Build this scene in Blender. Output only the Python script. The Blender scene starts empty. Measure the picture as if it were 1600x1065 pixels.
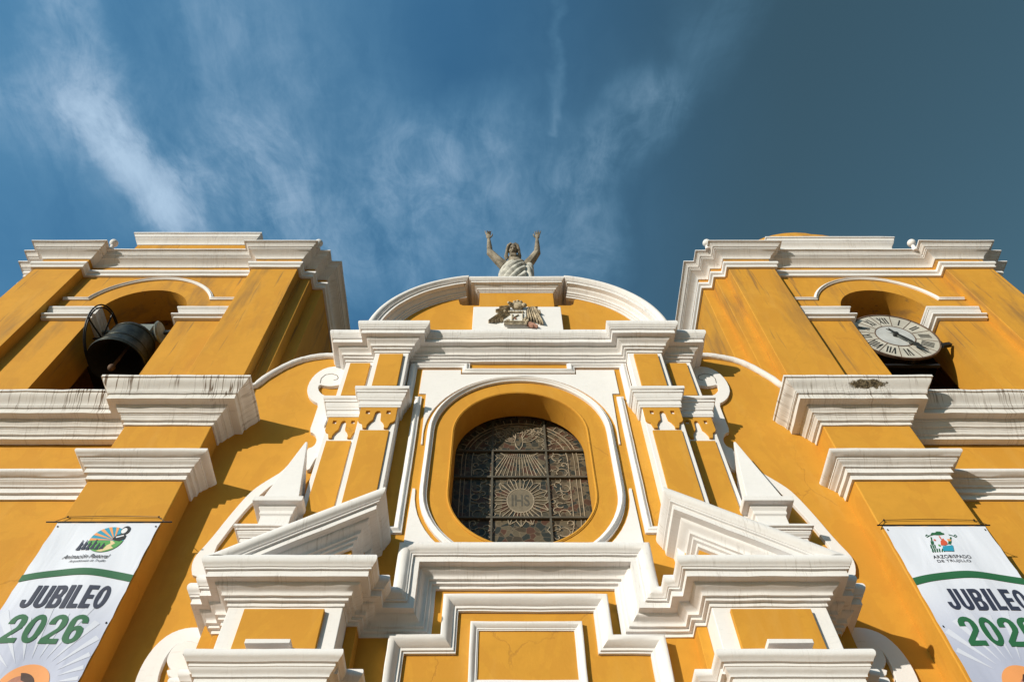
import bpy, bmesh, math, random
from mathutils import Vector, Matrix, noise
from mathutils.geometry import tessellate_polygon
random.seed(7)
R = math.radians
C = bpy.context.scene.collection
# ------------------------------------------------------------------ camera
PITCH, FOC, PX, PY, EYE = R(58.0), 1197.0, 786.0, 532.5, 1.6
cam = bpy.data.cameras.new('camera'); co = bpy.data.objects.new('camera', cam); C.objects.link(co)
co.location = (0, 0, EYE); co.rotation_euler = (R(90) + PITCH, 0, 0)
cam.sensor_width = 36; cam.lens = FOC / 1600 * 36; cam.shift_x = (800 - PX) / 1600; cam.clip_end = 5000
bpy.context.scene.camera = co
# ------------------------------------------------------------------ light
SUN_EL, SUN_AZ = R(13.5), R(-135)      # the sun stands behind the viewer's left shoulder
sd = bpy.data.lights.new('sun', 'SUN'); so = bpy.data.objects.new('sun', sd); C.objects.link(so)
trav = Vector((0.70, 0.71, 0)) * math.cos(SUN_EL) + Vector((0, 0, -math.sin(SUN_EL)))
so.rotation_euler = trav.to_track_quat('-Z', 'Y').to_euler(); so.location = (-20, -20, 30)
sd.energy = 4.35; sd.angle = R(0.55); sd.color = (1.0, 0.91, 0.77)
VS = bpy.context.scene.view_settings
VS.view_transform = 'Standard'; VS.look = 'None'; VS.exposure = 0.14; VS.gamma = 1.0


def tz(y):
    return math.tan(PITCH - math.atan((y - PY) / FOC))


def Zp(y, Y):                            # height of an image row on the vertical plane at distance Y
    return EYE + Y * tz(y)


def Xp(x, y, Y):
    return (x - PX) * (math.cos(PITCH) + tz(y) * math.sin(PITCH)) * Y / FOC


def XZ(x, y, Y):
    return (Xp(x, y, Y), Zp(y, Y))


def QX(x, y):                            # sky coordinates: direction / height
    t = tz(y)
    return ((x - PX) * (math.cos(PITCH) + t * math.sin(PITCH)) / (FOC * t), 1 / t)


class NT:
    def __init__(s, tree):
        s.t = tree; s.n = tree.nodes; s.l = tree.links

    def node(s, typ, **kw):
        n = s.n.new(typ)
        for k, v in kw.items():
            setattr(n, k, v)
        return n

    def put(s, sock, v):
        if v is None: return
        if isinstance(v, bpy.types.NodeSocket): s.l.new(v, sock)
        else: sock.default_value = v

    def m(s, op, a, b=None, c=None, clamp=False):
        n = s.node('ShaderNodeMath', operation=op, use_clamp=clamp)
        s.put(n.inputs[0], a); s.put(n.inputs[1], b); s.put(n.inputs[2], c)
        return n.outputs[0]

    def vm(s, op, a, b=None, scale=None):
        n = s.node('ShaderNodeVectorMath', operation=op)
        s.put(n.inputs[0], a); s.put(n.inputs[1], b)
        if scale is not None: s.put(n.inputs['Scale'], scale)
        return n.outputs['Value'] if op in ('DOT_PRODUCT', 'LENGTH', 'DISTANCE') else n.outputs[0]

    def noise(s, vec, scale, detail=4, rough=0.55, dist=0.0, out='Fac'):
        n = s.node('ShaderNodeTexNoise')
        s.put(n.inputs['Vector'], vec); n.inputs['Scale'].default_value = scale
        n.inputs['Detail'].default_value = detail; n.inputs['Roughness'].default_value = rough
        n.inputs['Distortion'].default_value = dist
        return n.outputs[out]

    def ramp(s, v, a, b, lo=0.0, hi=1.0, smooth=True):
        n = s.node('ShaderNodeMapRange', interpolation_type='SMOOTHSTEP' if smooth else 'LINEAR')
        s.put(n.inputs[0], v)
        for i, q in zip((1, 2, 3, 4), (a, b, lo, hi)): s.put(n.inputs[i], q)
        return n.outputs[0]

    def mix(s, f, a, b, mode='MIX'):
        n = s.node('ShaderNodeMix', data_type='RGBA', blend_type=mode)
        s.put(n.inputs[0], f); s.put(n.inputs[6], a if not isinstance(a, tuple) else (*a[:3], 1)); s.put(n.inputs[7], b if not isinstance(b, tuple) else (*b[:3], 1))
        return n.outputs[2]

    def xyz(s, v):
        n = s.node('ShaderNodeSeparateXYZ'); s.put(n.inputs[0], v); return n.outputs

    def comb(s, x, y, z):
        n = s.node('ShaderNodeCombineXYZ')
        for i, q in enumerate((x, y, z)): s.put(n.inputs[i], q)
        return n.outputs[0]


# ------------------------------------------------------------------ sky
W = bpy.data.worlds.new('World'); bpy.context.scene.world = W; W.use_nodes = True
for n in list(W.node_tree.nodes): W.node_tree.nodes.remove(n)
g = NT(W.node_tree)
sky = g.node('ShaderNodeTexSky', sky_type='NISHITA'); sky.sun_disc = False
sky.sun_elevation = SUN_EL; sky.sun_rotation = R(225); sky.altitude = 30; sky.air_density = 1.0; sky.dust_density = 0.6; sky.ozone_density = 2.2
tc = g.node('ShaderNodeTexCoord')
d = g.xyz(tc.outputs['Generated'])
zz = g.m('MAXIMUM', d[2], 0.12)
qx = g.m('DIVIDE', d[0], zz); qy = g.m('DIVIDE', d[1], zz)
q0 = g.comb(qx, qy, 0.0)
wob = g.vm('SCALE', g.vm('SUBTRACT', g.noise(q0, 5.5, 5, 0.6, 0.3, 'Color'), (0.5, 0.5, 0.5)), scale=0.10)
q = g.vm('ADD', q0, wob)


def stroke(pts, w, amp):
    out = None
    for (x0, y0), (x1, y1) in zip(pts, pts[1:]):
        a = Vector((*QX(x0, y0), 0)); b = Vector((*QX(x1, y1), 0)); ab = b - a
        r = g.vm('SUBTRACT', q, tuple(a)); r = g.vm('MULTIPLY', r, (1, 1, 0))
        t = g.m('MULTIPLY', g.vm('DOT_PRODUCT', r, tuple(ab)), 1 / ab.length_squared, clamp=True)
        dd = g.vm('LENGTH', g.vm('SUBTRACT', r, g.vm('SCALE', tuple(ab), scale=t)))
        v = g.ramp(dd, 0.0, w, amp, 0.0)
        out = v if out is None else g.m('MAXIMUM', out, v)
    return out


n1 = g.noise(g.vm('MULTIPLY', q, (1.0, 0.45, 1)), 7.0, 8, 0.62, 0.6)
n2 = g.noise(g.vm('MULTIPLY', q, (1.0, 0.16, 1)), 16.0, 7, 0.6, 0.9)
n3 = g.noise(q, 2.4, 4, 0.5, 0.2)
tex = g.m('ADD', g.m('MULTIPLY', g.ramp(n1, 0.30, 0.72), 0.6), g.m('MULTIPLY', g.ramp(n2, 0.3, 0.72), 0.4))
fib = g.noise(g.vm('MULTIPLY', g.vm('ADD', q0, g.vm('SCALE', g.vm('SUBTRACT', g.noise(q0, 3.0, 3, 0.5, 0.0, 'Color'), (0.5, 0.5, 0.5)), scale=0.30)), (1.0, 0.22, 1)), 26.0, 8, 0.68, 0.4)
puf = g.noise(q0, 12.0, 9, 0.66, 0.5)
tex2 = g.m('ADD', g.m('MULTIPLY', tex, 0.40), g.m('ADD', g.m('MULTIPLY', g.ramp(fib, 0.30, 0.75), 0.35), g.m('MULTIPLY', g.ramp(puf, 0.34, 0.70), 0.42)))
veil = g.m('MULTIPLY', g.ramp(qx, 0.42, -0.05), g.m('MULTIPLY', g.ramp(n3, 0.35, 0.68), g.m('ADD', 0.05, g.m('MULTIPLY', tex, 0.22))))
cl = veil
for pts, w, amp in [([(85, -20), (125, 120), (190, 235)], 0.065, 0.42), ([(160, 190), (215, 270), (275, 335), (300, 420)], 0.062, 0.80), ([(300, 280), (250, 330)], .05, .4),
                    ([(150, 180), (280, 300), (330, 420)], 0.19, 0.24),
                    ([(400, 250), (450, 330), (500, 420)], 0.12, 0.42),
                    ([(380, 60), (520, 180), (640, 300)], 0.16, 0.22),
                    ([(650, 250), (610, 330), (640, 430)], 0.10, 0.30),
                    ([(872, -20), (872, 100), (862, 210)], 0.012, 0.20),
                    ([(1130, 0), (1075, 110), (1000, 175)], 0.07, 0.20),
                    ([(1000, 170), (905, 285), (925, 420)], 0.08, 0.46),
                    ([(0, 180), (120, 200), (200, 210)], 0.09, 0.22),
                    ([(780, 250), (800, 400)], 0.13, 0.34)]:
    s = stroke(pts, w, amp)
    cl = g.m('ADD', cl, g.m('MULTIPLY', s, g.m('ADD', 0.06, g.m('MULTIPLY', tex2, 1.25))))
cl = g.m('MULTIPLY', g.m('DIVIDE', cl, g.m('ADD', 0.70, g.m('MULTIPLY', cl, 0.55))), g.ramp(d[2], 0.3, 0.6))
# deep, polarised blue towards the right, brighter towards the sun's side
base = g.mix(g.ramp(qx, 0.40, -0.12), (0.71, 0.87, 0.68), (0.70, 1.32, 1.40))
SKYG = g.mix(1.0, sky.outputs[0], base, 'MULTIPLY')
thick = g.mix(g.ramp(cl, 0.12, 0.75), (1.25, 2.75, 4.1), (2.9, 4.0, 5.2))
cloudc = g.mix(g.ramp(qx, 0.5, -0.15), (0.65, 1.5, 2.3), thick)
col = g.mix(cl, SKYG, cloudc)
col = g.mix(1.0, col, g.mix(g.ramp(d[2], 0.05, 0.55), (0.22, 0.22, 0.22), (1, 1, 1)), 'MULTIPLY')      # low sky dimmed to cut the fill light, standing in for unmodelled plaza roofs
bg = g.node('ShaderNodeBackground'); g.put(bg.inputs[0], col); bg.inputs[1].default_value = 0.132
ow = g.node('ShaderNodeOutputWorld'); g.l.new(bg.outputs[0], ow.inputs[0])


# ------------------------------------------------------------------ materials
def mat(name, rough=0.75, spec=0.3):
    m = bpy.data.materials.new(name); m.use_nodes = True
    k = NT(m.node_tree); b = k.n['Principled BSDF']
    b.inputs['Roughness'].default_value = rough; b.inputs['Specular IOR Level'].default_value = spec
    return m, k, b


def bump(k, b, h, strength, dist):
    n = k.node('ShaderNodeBump'); n.inputs['Strength'].default_value = strength; n.inputs['Distance'].default_value = dist
    k.put(n.inputs['Height'], h); k.l.new(n.outputs[0], b.inputs['Normal'])


def plaster(name, colr, dark, var=1.0, streak=0.0, cracks=0.0, drip=0.0, smudge=0.0, chip=False):
    m, k, b = mat(name, 0.82, 0.2)
    geo = k.node('ShaderNodeNewGeometry'); p = geo.outputs['Position']; x, y, z = k.xyz(p)
    nx, ny, nz = k.xyz(geo.outputs['True Normal'])
    side = k.m('GREATER_THAN', k.m('ABSOLUTE', nx), k.m('MULTIPLY', k.m('ABSOLUTE', ny), 1.2))
    s = k.m('ADD', k.m('MULTIPLY', x, k.m('SUBTRACT', 1.0, side)), k.m('MULTIPLY', y, side))
    big = k.ramp(k.noise(p, 0.7, 4, 0.6), 0.3, 0.72)
    mid = k.ramp(k.noise(p, 3.2, 6, 0.62, 0.5), 0.36, 0.72)
    c = k.mix(k.m('MULTIPLY', big, 0.55 * var), colr, tuple(v * 0.86 for v in colr))
    c = k.mix(k.m('MULTIPLY', mid, 0.42 * var), c, tuple(v * 0.82 for v in colr))
    sc = k.noise(k.comb(k.m('MULTIPLY', s, 5.0), k.m('MULTIPLY', y, 2.0), k.m('MULTIPLY', z, 22.0)), 1.0, 4, 0.6, 0.4)
    c = k.mix(k.ramp(sc, 0.58, 0.78, 0, 0.16), c, dark)
    if cracks:
        pt_ = k.ramp(k.noise(k.vm('MULTIPLY', p, (1, 1, .6)), 1.1, 5, 0.6, 1.2), 0.50, 0.545)
        c = k.mix(k.m('MULTIPLY', pt_, 0.5), c, tuple(v * f for v, f in zip(colr, (0.86, 0.82, 0.85))))
        pt2 = k.ramp(k.noise(k.vm('MULTIPLY', p, (2.2, 2.2, .35)), 1.0, 4, 0.6, 0.3), 0.54, 0.72)
        c = k.mix(k.m('MULTIPLY', pt2, 0.35), c, (colr[0] * .98, colr[1] * 1.10, colr[2] * 1.9))
    h = k.m('ADD', k.m('MULTIPLY', k.noise(p, 26.0, 5, 0.6), 0.35), k.m('MULTIPLY', k.noise(p, 2.2, 4, 0.55), 1.0))
    if smudge:
        sv = k.comb(k.m('MULTIPLY', x, 1.4), k.m('MULTIPLY', y, 1.8), k.m('MULTIPLY', z, 0.22))
        a = k.ramp(k.noise(sv, 1.0, 5, 0.62, 0.3), 0.50, 0.74, 0, smudge)
        a = k.m('MULTIPLY', a, k.ramp(z, 15.0, 19.5))
        sv2 = k.comb(k.m('MULTIPLY', x, 9), k.m('MULTIPLY', y, 9.0), k.m('MULTIPLY', z, 0.35))
        a2 = k.m('MULTIPLY', k.ramp(k.noise(sv2, 1.0, 4, 0.6, 0.2), 0.60, 0.70, 0, smudge), k.ramp(z, 15.0, 18.5))
        c = k.mix(k.m('MAXIMUM', a, a2), c, (0.16, 0.10, 0.055))
    if cracks:
        w = k.vm('ADD', p, k.vm('SCALE', k.noise(p, 1.7, 5, 0.65, 0.0, 'Color'), scale=0.45))
        vo = k.node('ShaderNodeTexVoronoi', feature='DISTANCE_TO_EDGE'); k.put(vo.inputs['Vector'], k.vm('MULTIPLY', w, (0.8, 0.8, 0.42))); vo.inputs['Scale'].default_value = 0.42
        ed = k.ramp(vo.outputs['Distance'], 0.0, 0.0045, 1, 0)
        ms = k.ramp(k.noise(p, 0.5, 2, 0.5), 0.50, 0.58)
        ed = k.m('MULTIPLY', ed, k.m('MULTIPLY', ms, cracks))
        c = k.mix(ed, c, dark); h = k.m('SUBTRACT', h, k.m('MULTIPLY', ed, 0.8))
    if streak:
        v = k.comb(k.m('MULTIPLY', s, 8.0), k.m('MULTIPLY', s, 2.0), k.m('MULTIPLY', z, 0.5))
        a = k.noise(v, 1.0, 2, 0.55, 0.1)
        ms = k.ramp(k.noise(k.comb(s, 0.0, k.m('MULTIPLY', z, 1.4)), 0.85, 3, 0.6), 0.36, 0.62)
        thin = k.m('MULTIPLY', k.ramp(k.m('ABSOLUTE', k.m('SUBTRACT', a, 0.53)), 0.0, 0.034, 1, 0), ms)
        wide = k.m('MULTIPLY', k.ramp(a, 0.62, 0.76), k.m('MULTIPLY', ms, 0.45))
        zone = k.m('MULTIPLY', k.ramp(z, 14.60, 14.78, 0.30, 1.0), streak)
        c = k.mix(k.m('MULTIPLY', k.m('MAXIMUM', thin, wide), zone), c, (0.12, 0.070, 0.035))
    if drip:
        v = k.comb(k.m('MULTIPLY', s, 30.0), 0.0, k.m('MULTIPLY', z, 4.0))
        a = k.noise(v, 1.0, 5, 0.65, 0.3)
        ms = k.ramp(k.noise(p, 2.1, 4, 0.6), 0.44, 0.66)
        c = k.mix(k.m('MULTIPLY', k.ramp(a, 0.50, 0.68), k.m('MULTIPLY', ms, drip)), c, (0.20, 0.15, 0.10))
    if chip:
        # plaster fallen off a piece of the lip
        q_ = k.vm('SUBTRACT', p, (CHIP[0], CHIP[1], CHIP[2])); q_ = k.vm('MULTIPLY', q_, (1 / 0.42, 1 / 0.5, 1 / 0.085))
        rr = k.m('ADD', k.vm('LENGTH', q_), k.m('MULTIPLY', k.m('SUBTRACT', k.noise(p, 6.0, 6, 0.75), 0.5), 2.6))
        hole = k.ramp(rr, 0.78, 0.95, 1, 0)
        c = k.mix(hole, c, k.mix(k.ramp(k.noise(p, 22, 4, 0.7), .4, .62), (0.045, 0.035, 0.022), (0.23, 0.18, 0.11)))
        q2 = k.vm('MULTIPLY', k.vm('SUBTRACT', p, (CHIP[0] - .2, CHIP[1], CHIP[2] - .18)), (0.75, 0.6, 3.5))
        rough = k.ramp(k.vm('LENGTH', q2), 0.35, 0.9, 1, 0)
        h = k.m('ADD', h, k.m('MULTIPLY', k.m('MULTIPLY', rough, k.noise(p, 15, 6, 0.7)), 5.0))
        h = k.m('SUBTRACT', h, k.m('MULTIPLY', hole, 3.0))
    k.put(b.inputs['Base Color'], c)
    bump(k, b, h, 0.5, 0.012)
    return m


CHIP = (0, 0, 0)
CHIP = (*XZ(1357, 594.5, 9.32), 0); CHIP = (CHIP[0], 9.32, CHIP[1])
OCH = (0.60, 0.292, 0.037); OCD = (0.33, 0.15, 0.03)
WH = (0.77, 0.75, 0.745); WD = (0.30, 0.24, 0.18)
M_OCH = plaster('ochre_plaster', OCH, OCD, cracks=0.42)
M_TOW = plaster('ochre_tower_plaster', OCH, OCD, cracks=0.3, smudge=0.62)
M_WH = plaster('white_plaster', WH, WD, var=.35, drip=0.14)
M_WHF = plaster('white_flat_paint', WH, WD, var=.35, drip=0.05)
M_WLIP = plaster('weathered_white_plaster', WH, WD, var=.6, drip=0.36, streak=0.12)
M_WST = plaster('stained_white_plaster', (0.75, 0.725, 0.705), WD, streak=1.0, drip=0.22)
M_WCH = plaster('chipped_white_plaster', (0.75, 0.725, 0.705), WD, streak=1.0, drip=0.22, chip=True)


def simple(name, colr, rough=0.7, metal=0.0, var=0.25, scale=6.0, bmp=0.3, bd=0.006):
    m, k, b = mat(name, rough)
    b.inputs['Metallic'].default_value = metal
    geo = k.node('ShaderNodeNewGeometry'); p = geo.outputs['Position']
    f = k.ramp(k.noise(p, scale, 5, 0.6), 0.3, 0.7)
    k.put(b.inputs['Base Color'], k.mix(f, colr, tuple(v * (1 - var) for v in colr)))
    if bmp: bump(k, b, k.noise(p, scale * 5, 4, 0.6), bmp, bd)
    return m


M_STONE = simple('weathered_statue_stone', (0.37, 0.32, 0.25), 0.8, var=0.62, scale=5, bmp=0.5, bd=0.02)
M_MANTLE = simple('pale_statue_stone', (0.70, 0.67, 0.60), 0.8, var=0.55, scale=4, bmp=0.5, bd=0.02)
M_EAGLE = simple('gilded_brown_relief', (0.60, 0.49, 0.34), 0.7, var=0.7, scale=9, bmp=0.6, bd=0.02)
M_PINK = simple('faded_pink_relief', (0.50, 0.27, 0.20), 0.8, var=0.4, scale=9)
M_RELW = simple('relief_white', (0.76, 0.74, 0.70), 0.8, var=0.2)
M_BRONZE = simple('dark_bronze', (0.062, 0.064, 0.05), 0.42, 0.55, var=0.6, scale=7, bmp=0.25)
M_BIN = simple('bell_inside', (0.012, 0.012, 0.011), 0.8, 0.0, var=0.4)
M_IRON = simple('black_iron', (0.022, 0.022, 0.024), 0.5, 0.3, var=0.4)
M_RUST = simple('brown_steel', (0.16, 0.10, 0.07), 0.75, 0.1, var=0.5)
M_GREYM = simple('grey_painted_steel', (0.24, 0.26, 0.24), 0.5, 0.1, var=0.4)
M_WOOD = simple('grey_wooden_beam', (0.30, 0.24, 0.18), 0.85, var=0.5, scale=5, bmp=0.6)
M_DIAL = simple('clock_dial_enamel', (0.54, 0.51, 0.45), 0.45, var=0.22, scale=3.5, bmp=0.1)
M_HUB = simple('clock_dial_centre', (0.55, 0.56, 0.56), 0.4, var=0.3, scale=1.6, bmp=0.05)
M_NUM = simple('clock_black', (0.03, 0.03, 0.028), 0.5, var=0.3)
M_PAVE = simple('plaza_pavement', (0.27, 0.195, 0.115), 0.9, var=0.25, scale=0.6)
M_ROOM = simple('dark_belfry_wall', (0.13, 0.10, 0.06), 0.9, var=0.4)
M_CAME = simple('lead_came', (0.40, 0.33, 0.24), 0.6, var=0.4, scale=5, bmp=0.2)
M_MED = simple('medallion_glass', (0.20, 0.165, 0.115), 0.5, var=0.3)
M_BAR = simple('window_bar', (0.10, 0.09, 0.07), 0.6, var=0.3)
M_GREEN = simple('print_green', (0.025, 0.125, 0.055), 0.6, var=0.04, bmp=0)
M_NAVY = simple('print_navy', (0.035, 0.042, 0.075), 0.6, var=0.04, bmp=0)
M_INK = simple('print_black', (0.02, 0.02, 0.025), 0.6, var=0.04, bmp=0)
M_PORA = simple('print_orange', (0.78, 0.33, 0.12), 0.6, var=0.04, bmp=0)
M_PBLU = simple('print_blue', (0.03, 0.30, 0.46), 0.6, var=0.04, bmp=0)
M_PRED = simple('print_red', (0.60, 0.10, 0.05), 0.6, var=0.04, bmp=0)
M_PSAND = simple('print_sand', (0.72, 0.58, 0.33), 0.6, var=0.04, bmp=0)
M_PLGR = simple('print_leaf_green', (0.10, 0.33, 0.09), 0.6, var=0.04, bmp=0)
M_PWHI = simple('print_white', (0.72, 0.73, 0.78), 0.6, var=0.02, bmp=0)
M_PRAY = simple('print_ray', (0.60, 0.63, 0.74), 0.6, var=0.02, bmp=0)
M_PSKIN = simple('print_skin', (0.52, 0.23, 0.16), 0.6, var=0.3, scale=8, bmp=0)
M_PHAIR = simple('print_dark_hair', (0.09, 0.05, 0.04), 0.6, var=0.3, scale=8, bmp=0)

# banner vinyl, cool white fading into a lavender grey print lower down
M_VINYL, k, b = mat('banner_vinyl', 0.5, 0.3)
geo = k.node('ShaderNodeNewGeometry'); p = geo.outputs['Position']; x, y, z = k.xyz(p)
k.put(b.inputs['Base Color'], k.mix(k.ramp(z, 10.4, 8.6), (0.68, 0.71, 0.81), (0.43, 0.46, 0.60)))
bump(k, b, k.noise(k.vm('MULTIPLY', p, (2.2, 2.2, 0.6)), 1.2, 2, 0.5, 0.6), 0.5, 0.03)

# stained glass: dull panes of many colours, seen from outside
M_GLASS, k, b = mat('stained_glass', 0.42, 0.16)
geo = k.node('ShaderNodeNewGeometry'); p = geo.outputs['Position']
vo = k.node('ShaderNodeTexVoronoi', feature='F1'); k.put(vo.inputs['Vector'], k.vm('ADD', p, k.vm('SCALE', k.noise(p, 3.0, 3, 0.5, 0, 'Color'), scale=0.12))); vo.inputs['Scale'].default_value = 7.5
hs = k.xyz(vo.outputs['Color'])
c = k.mix(k.ramp(hs[0], 0.3, 0.5), (0.062, 0.048, 0.032), (0.032, 0.036, 0.032))
c = k.mix(k.ramp(hs[1], 0.70, 0.8), c, (0.080, 0.042, 0.028))
c = k.mix(k.ramp(hs[2], 0.70, 0.8), c, (0.110, 0.090, 0.060))
ve = k.node('ShaderNodeTexVoronoi', feature='DISTANCE_TO_EDGE'); k.l.new(vo.inputs['Vector'].links[0].from_socket, ve.inputs['Vector']); ve.inputs['Scale'].default_value = 7.5
c = k.mix(k.ramp(ve.outputs['Distance'], 0.02, 0.06, 0.42, 0), c, (0.20, 0.155, 0.105))
k.put(b.inputs['Base Color'], c)
bump(k, b, k.noise(p, 14, 3, 0.5), 0.35, 0.02)


# ------------------------------------------------------------------ mesh builder
def wobble(v, a=0.006):
    n = noise.noise_vector(v * 1.9) * a + noise.noise_vector(v * 7.5 + Vector((9, 3, 5))) * a * 0.65
    return v + n


class MB:
    def __init__(s):
        s.v = []; s.f = []

    def add(s, vs, fs):
        o = len(s.v); s.v += [Vector(v) for v in vs]; s.f += [tuple(i + o for i in f) for f in fs]; return s

    def box(s, x0, x1, y0, y1, z0, z1):
        return s.add([(x0, y0, z0), (x1, y0, z0), (x1, y1, z0), (x0, y1, z0), (x0, y0, z1), (x1, y0, z1), (x1, y1, z1), (x0, y1, z1)],
                     [(0, 3, 2, 1), (4, 5, 6, 7), (0, 1, 5, 4), (1, 2, 6, 5), (2, 3, 7, 6), (3, 0, 4, 7)])

    def obox(s, c, ax, ay, az):
        c, ax, ay, az = map(Vector, (c, ax, ay, az))
        vs = [c + ax * i + ay * j + az * k_ for k_ in (-1, 1) for i, j in ((-1, -1), (1, -1), (1, 1), (-1, 1))]
        return s.add(vs, [(0, 3, 2, 1), (4, 5, 6, 7), (0, 1, 5, 4), (1, 2, 6, 5), (2, 3, 7, 6), (3, 0, 4, 7)])

    def loft(s, secs, cap=True, closed=True, loop=False):
        n = len(secs[0]); o = len(s.v)
        for q_ in secs: s.v += [Vector(v) for v in q_]
        m_ = len(secs)
        for i in range(m_ if loop else m_ - 1):
            i2 = (i + 1) % m_
            for j in range(n if closed else n - 1):
                j2 = (j + 1) % n
                s.f.append((o + i * n + j, o + i * n + j2, o + i2 * n + j2, o + i2 * n + j))
        if cap and not loop and closed:
            for base, rev in ((0, True), ((m_ - 1) * n, False)):
                pts = [Vector(v) for v in secs[0 if rev else -1]]
                for t in tessellate_polygon([pts]):
                    s.f.append(tuple(o + base + q_ for q_ in t))
        return s

    def prism(s, loops, y0, y1):
        """loops in (x,z): outer then holes; solid between the planes y0 (front) and y1 (back)."""
        flat = [p_ for l in loops for p_ in l]; N = len(flat); o = len(s.v)
        for yy in (y0, y1): s.v += [Vector((p_[0], yy, p_[1])) for p_ in flat]
        tr = tessellate_polygon([[Vector((p_[0], p_[1], 0)) for p_ in l] for l in loops])
        for t in tr:
            s.f.append(tuple(o + i for i in t)); s.f.append(tuple(o + N + i for i in reversed(t)))
        st = 0
        for l in loops:
            n = len(l)
            for i in range(n):
                a, b_ = st + i, st + (i + 1) % n
                s.f.append((o + a, o + b_, o + N + b_, o + N + a))
            st += n
        return s

    def hprism(s, poly, z0, z1):
        N = len(poly); o = len(s.v)
        for z_ in (z0, z1): s.v += [Vector((p_[0], p_[1], z_)) for p_ in poly]
        for t in tessellate_polygon([[Vector((p_[0], p_[1], 0)) for p_ in poly]]):
            s.f.append(tuple(o + i for i in t)); s.f.append(tuple(o + N + i for i in t))
        for i in range(N):
            s.f.append((o + i, o + (i + 1) % N, o + N + (i + 1) % N, o + N + i))
        return s

    def tube(s, pts, r, n=8, cap=True):
        pts = [Vector(p_) for p_ in pts]; rs = r if isinstance(r, (list, tuple)) else [r] * len(pts)
        secs = []; up = Vector((0.13, 0.21, 0.97))
        for i, p_ in enumerate(pts):
            t = (pts[min(i + 1, len(pts) - 1)] - pts[max(i - 1, 0)]).normalized()
            a = t.cross(up if abs(t.dot(up)) < 0.95 else Vector((1, 0, 0))).normalized(); b_ = t.cross(a)
            secs.append([p_ + (a * math.cos(w) + b_ * math.sin(w)) * rs[i] for w in (2 * math.pi * j / n for j in range(n))])
        return s.loft(secs, cap)

    def lathe(s, prof, c, n=32):
        c = Vector(c)
        secs = [[c + Vector((r_ * math.cos(a), r_ * math.sin(a), z_)) for r_, z_ in prof] for a in (2 * math.pi * i / n for i in range(n))]
        return s.loft(secs, cap=False, closed=False, loop=True)

    def ell(s, c, rx, ry, rz, n=14, m_=9, rot=None):
        c = Vector(c); secs = []
        for i in range(m_ + 1):
            ph = -math.pi / 2 + math.pi * i / m_
            ring = []
            for j in range(n):
                a = 2 * math.pi * j / n
                v = Vector((rx * math.cos(ph) * math.cos(a), ry * math.cos(ph) * math.sin(a), rz * math.sin(ph)))
                if rot: v = rot @ v
                ring.append(c + v)
            secs.append(ring)
        return s.loft(secs, cap=False)

    def strip(s, pts, w, y, closed=False, th=0.012):
        """thin raised ribbon drawn on the plane y"""
        P_ = [Vector(p_) for p_ in pts]
        n = len(P_); secs = []
        for i in range(n):
            a = P_[(i - 1) % n] if (closed or i > 0) else P_[i]; b_ = P_[(i + 1) % n] if (closed or i < n - 1) else P_[i]
            t = (b_ - a)
            if t.length < 1e-6: t = Vector((1, 0))
            t.normalize(); nn = Vector((-t.y, t.x)) * w / 2
            L, Rr = P_[i] + nn, P_[i] - nn
            secs.append([(L.x, y, L.y), (L.x, y - th, L.y), (Rr.x, y - th, Rr.y), (Rr.x, y, Rr.y)])
        return s.loft(secs, cap=not closed, loop=closed)

    def wob(s, a=0.006):
        s.v = [wobble(v, a) for v in s.v]; return s

    def mirror(s, X0):
        """a mirrored copy of this builder about the vertical plane x = X0"""
        o = MB(); o.v = [Vector((2 * X0 - v.x, v.y, v.z)) for v in s.v]; o.f = [tuple(reversed(f)) for f in s.f]; return o

    def shift(s, dx=0, dy=0, dz=0):
        dv = Vector((dx, dy, dz)); s.v = [v + dv for v in s.v]; return s

    def build(s, name, m, parent=None, smooth=38, bevel=0.0, kind=None, label=None, fix=True):
        me = bpy.data.meshes.new(name)
        xs = [v.x for v in s.v]; ys = [v.y for v in s.v]; zs = [v.z for v in s.v]
        org = Vector(((min(xs) + max(xs)) / 2, (min(ys) + max(ys)) / 2, min(zs)))
        me.from_pydata([tuple(v - org) for v in s.v], [], [f for f in s.f if len(set(f)) == len(f)])
        if fix:
            import bmesh
            bm = bmesh.new(); bm.from_mesh(me); bmesh.ops.recalc_face_normals(bm, faces=bm.faces); bm.to_mesh(me); bm.free()
        me.materials.append(m)
        if smooth:
            me.polygons.foreach_set('use_smooth', [True] * len(me.polygons)); me.set_sharp_from_angle(angle=R(smooth))
        o = bpy.data.objects.new(name, me); C.objects.link(o)
        o.location = org
        if parent is not None:
            o.parent = parent; o.matrix_parent_inverse = Matrix.Translation(-wloc(parent)).copy()
        o['_w'] = list(org)
        if bevel:
            bv = o.modifiers.new('bevel', 'BEVEL'); bv.width = bevel; bv.segments = 2; bv.limit_method = 'ANGLE'; bv.angle_limit = R(40)
        if kind: o['kind'] = kind
        if label: o['label'] = label
        return o


def wloc(o):
    return Vector(o['_w'])


def empty(name, loc, label, cat, group=None):
    o = bpy.data.objects.new(name, None); C.objects.link(o); o.location = loc; o['_w'] = list(loc)
    o['label'] = label; o['category'] = cat; o.empty_display_size = 0.3
    if group: o['group'] = group
    return o


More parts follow.
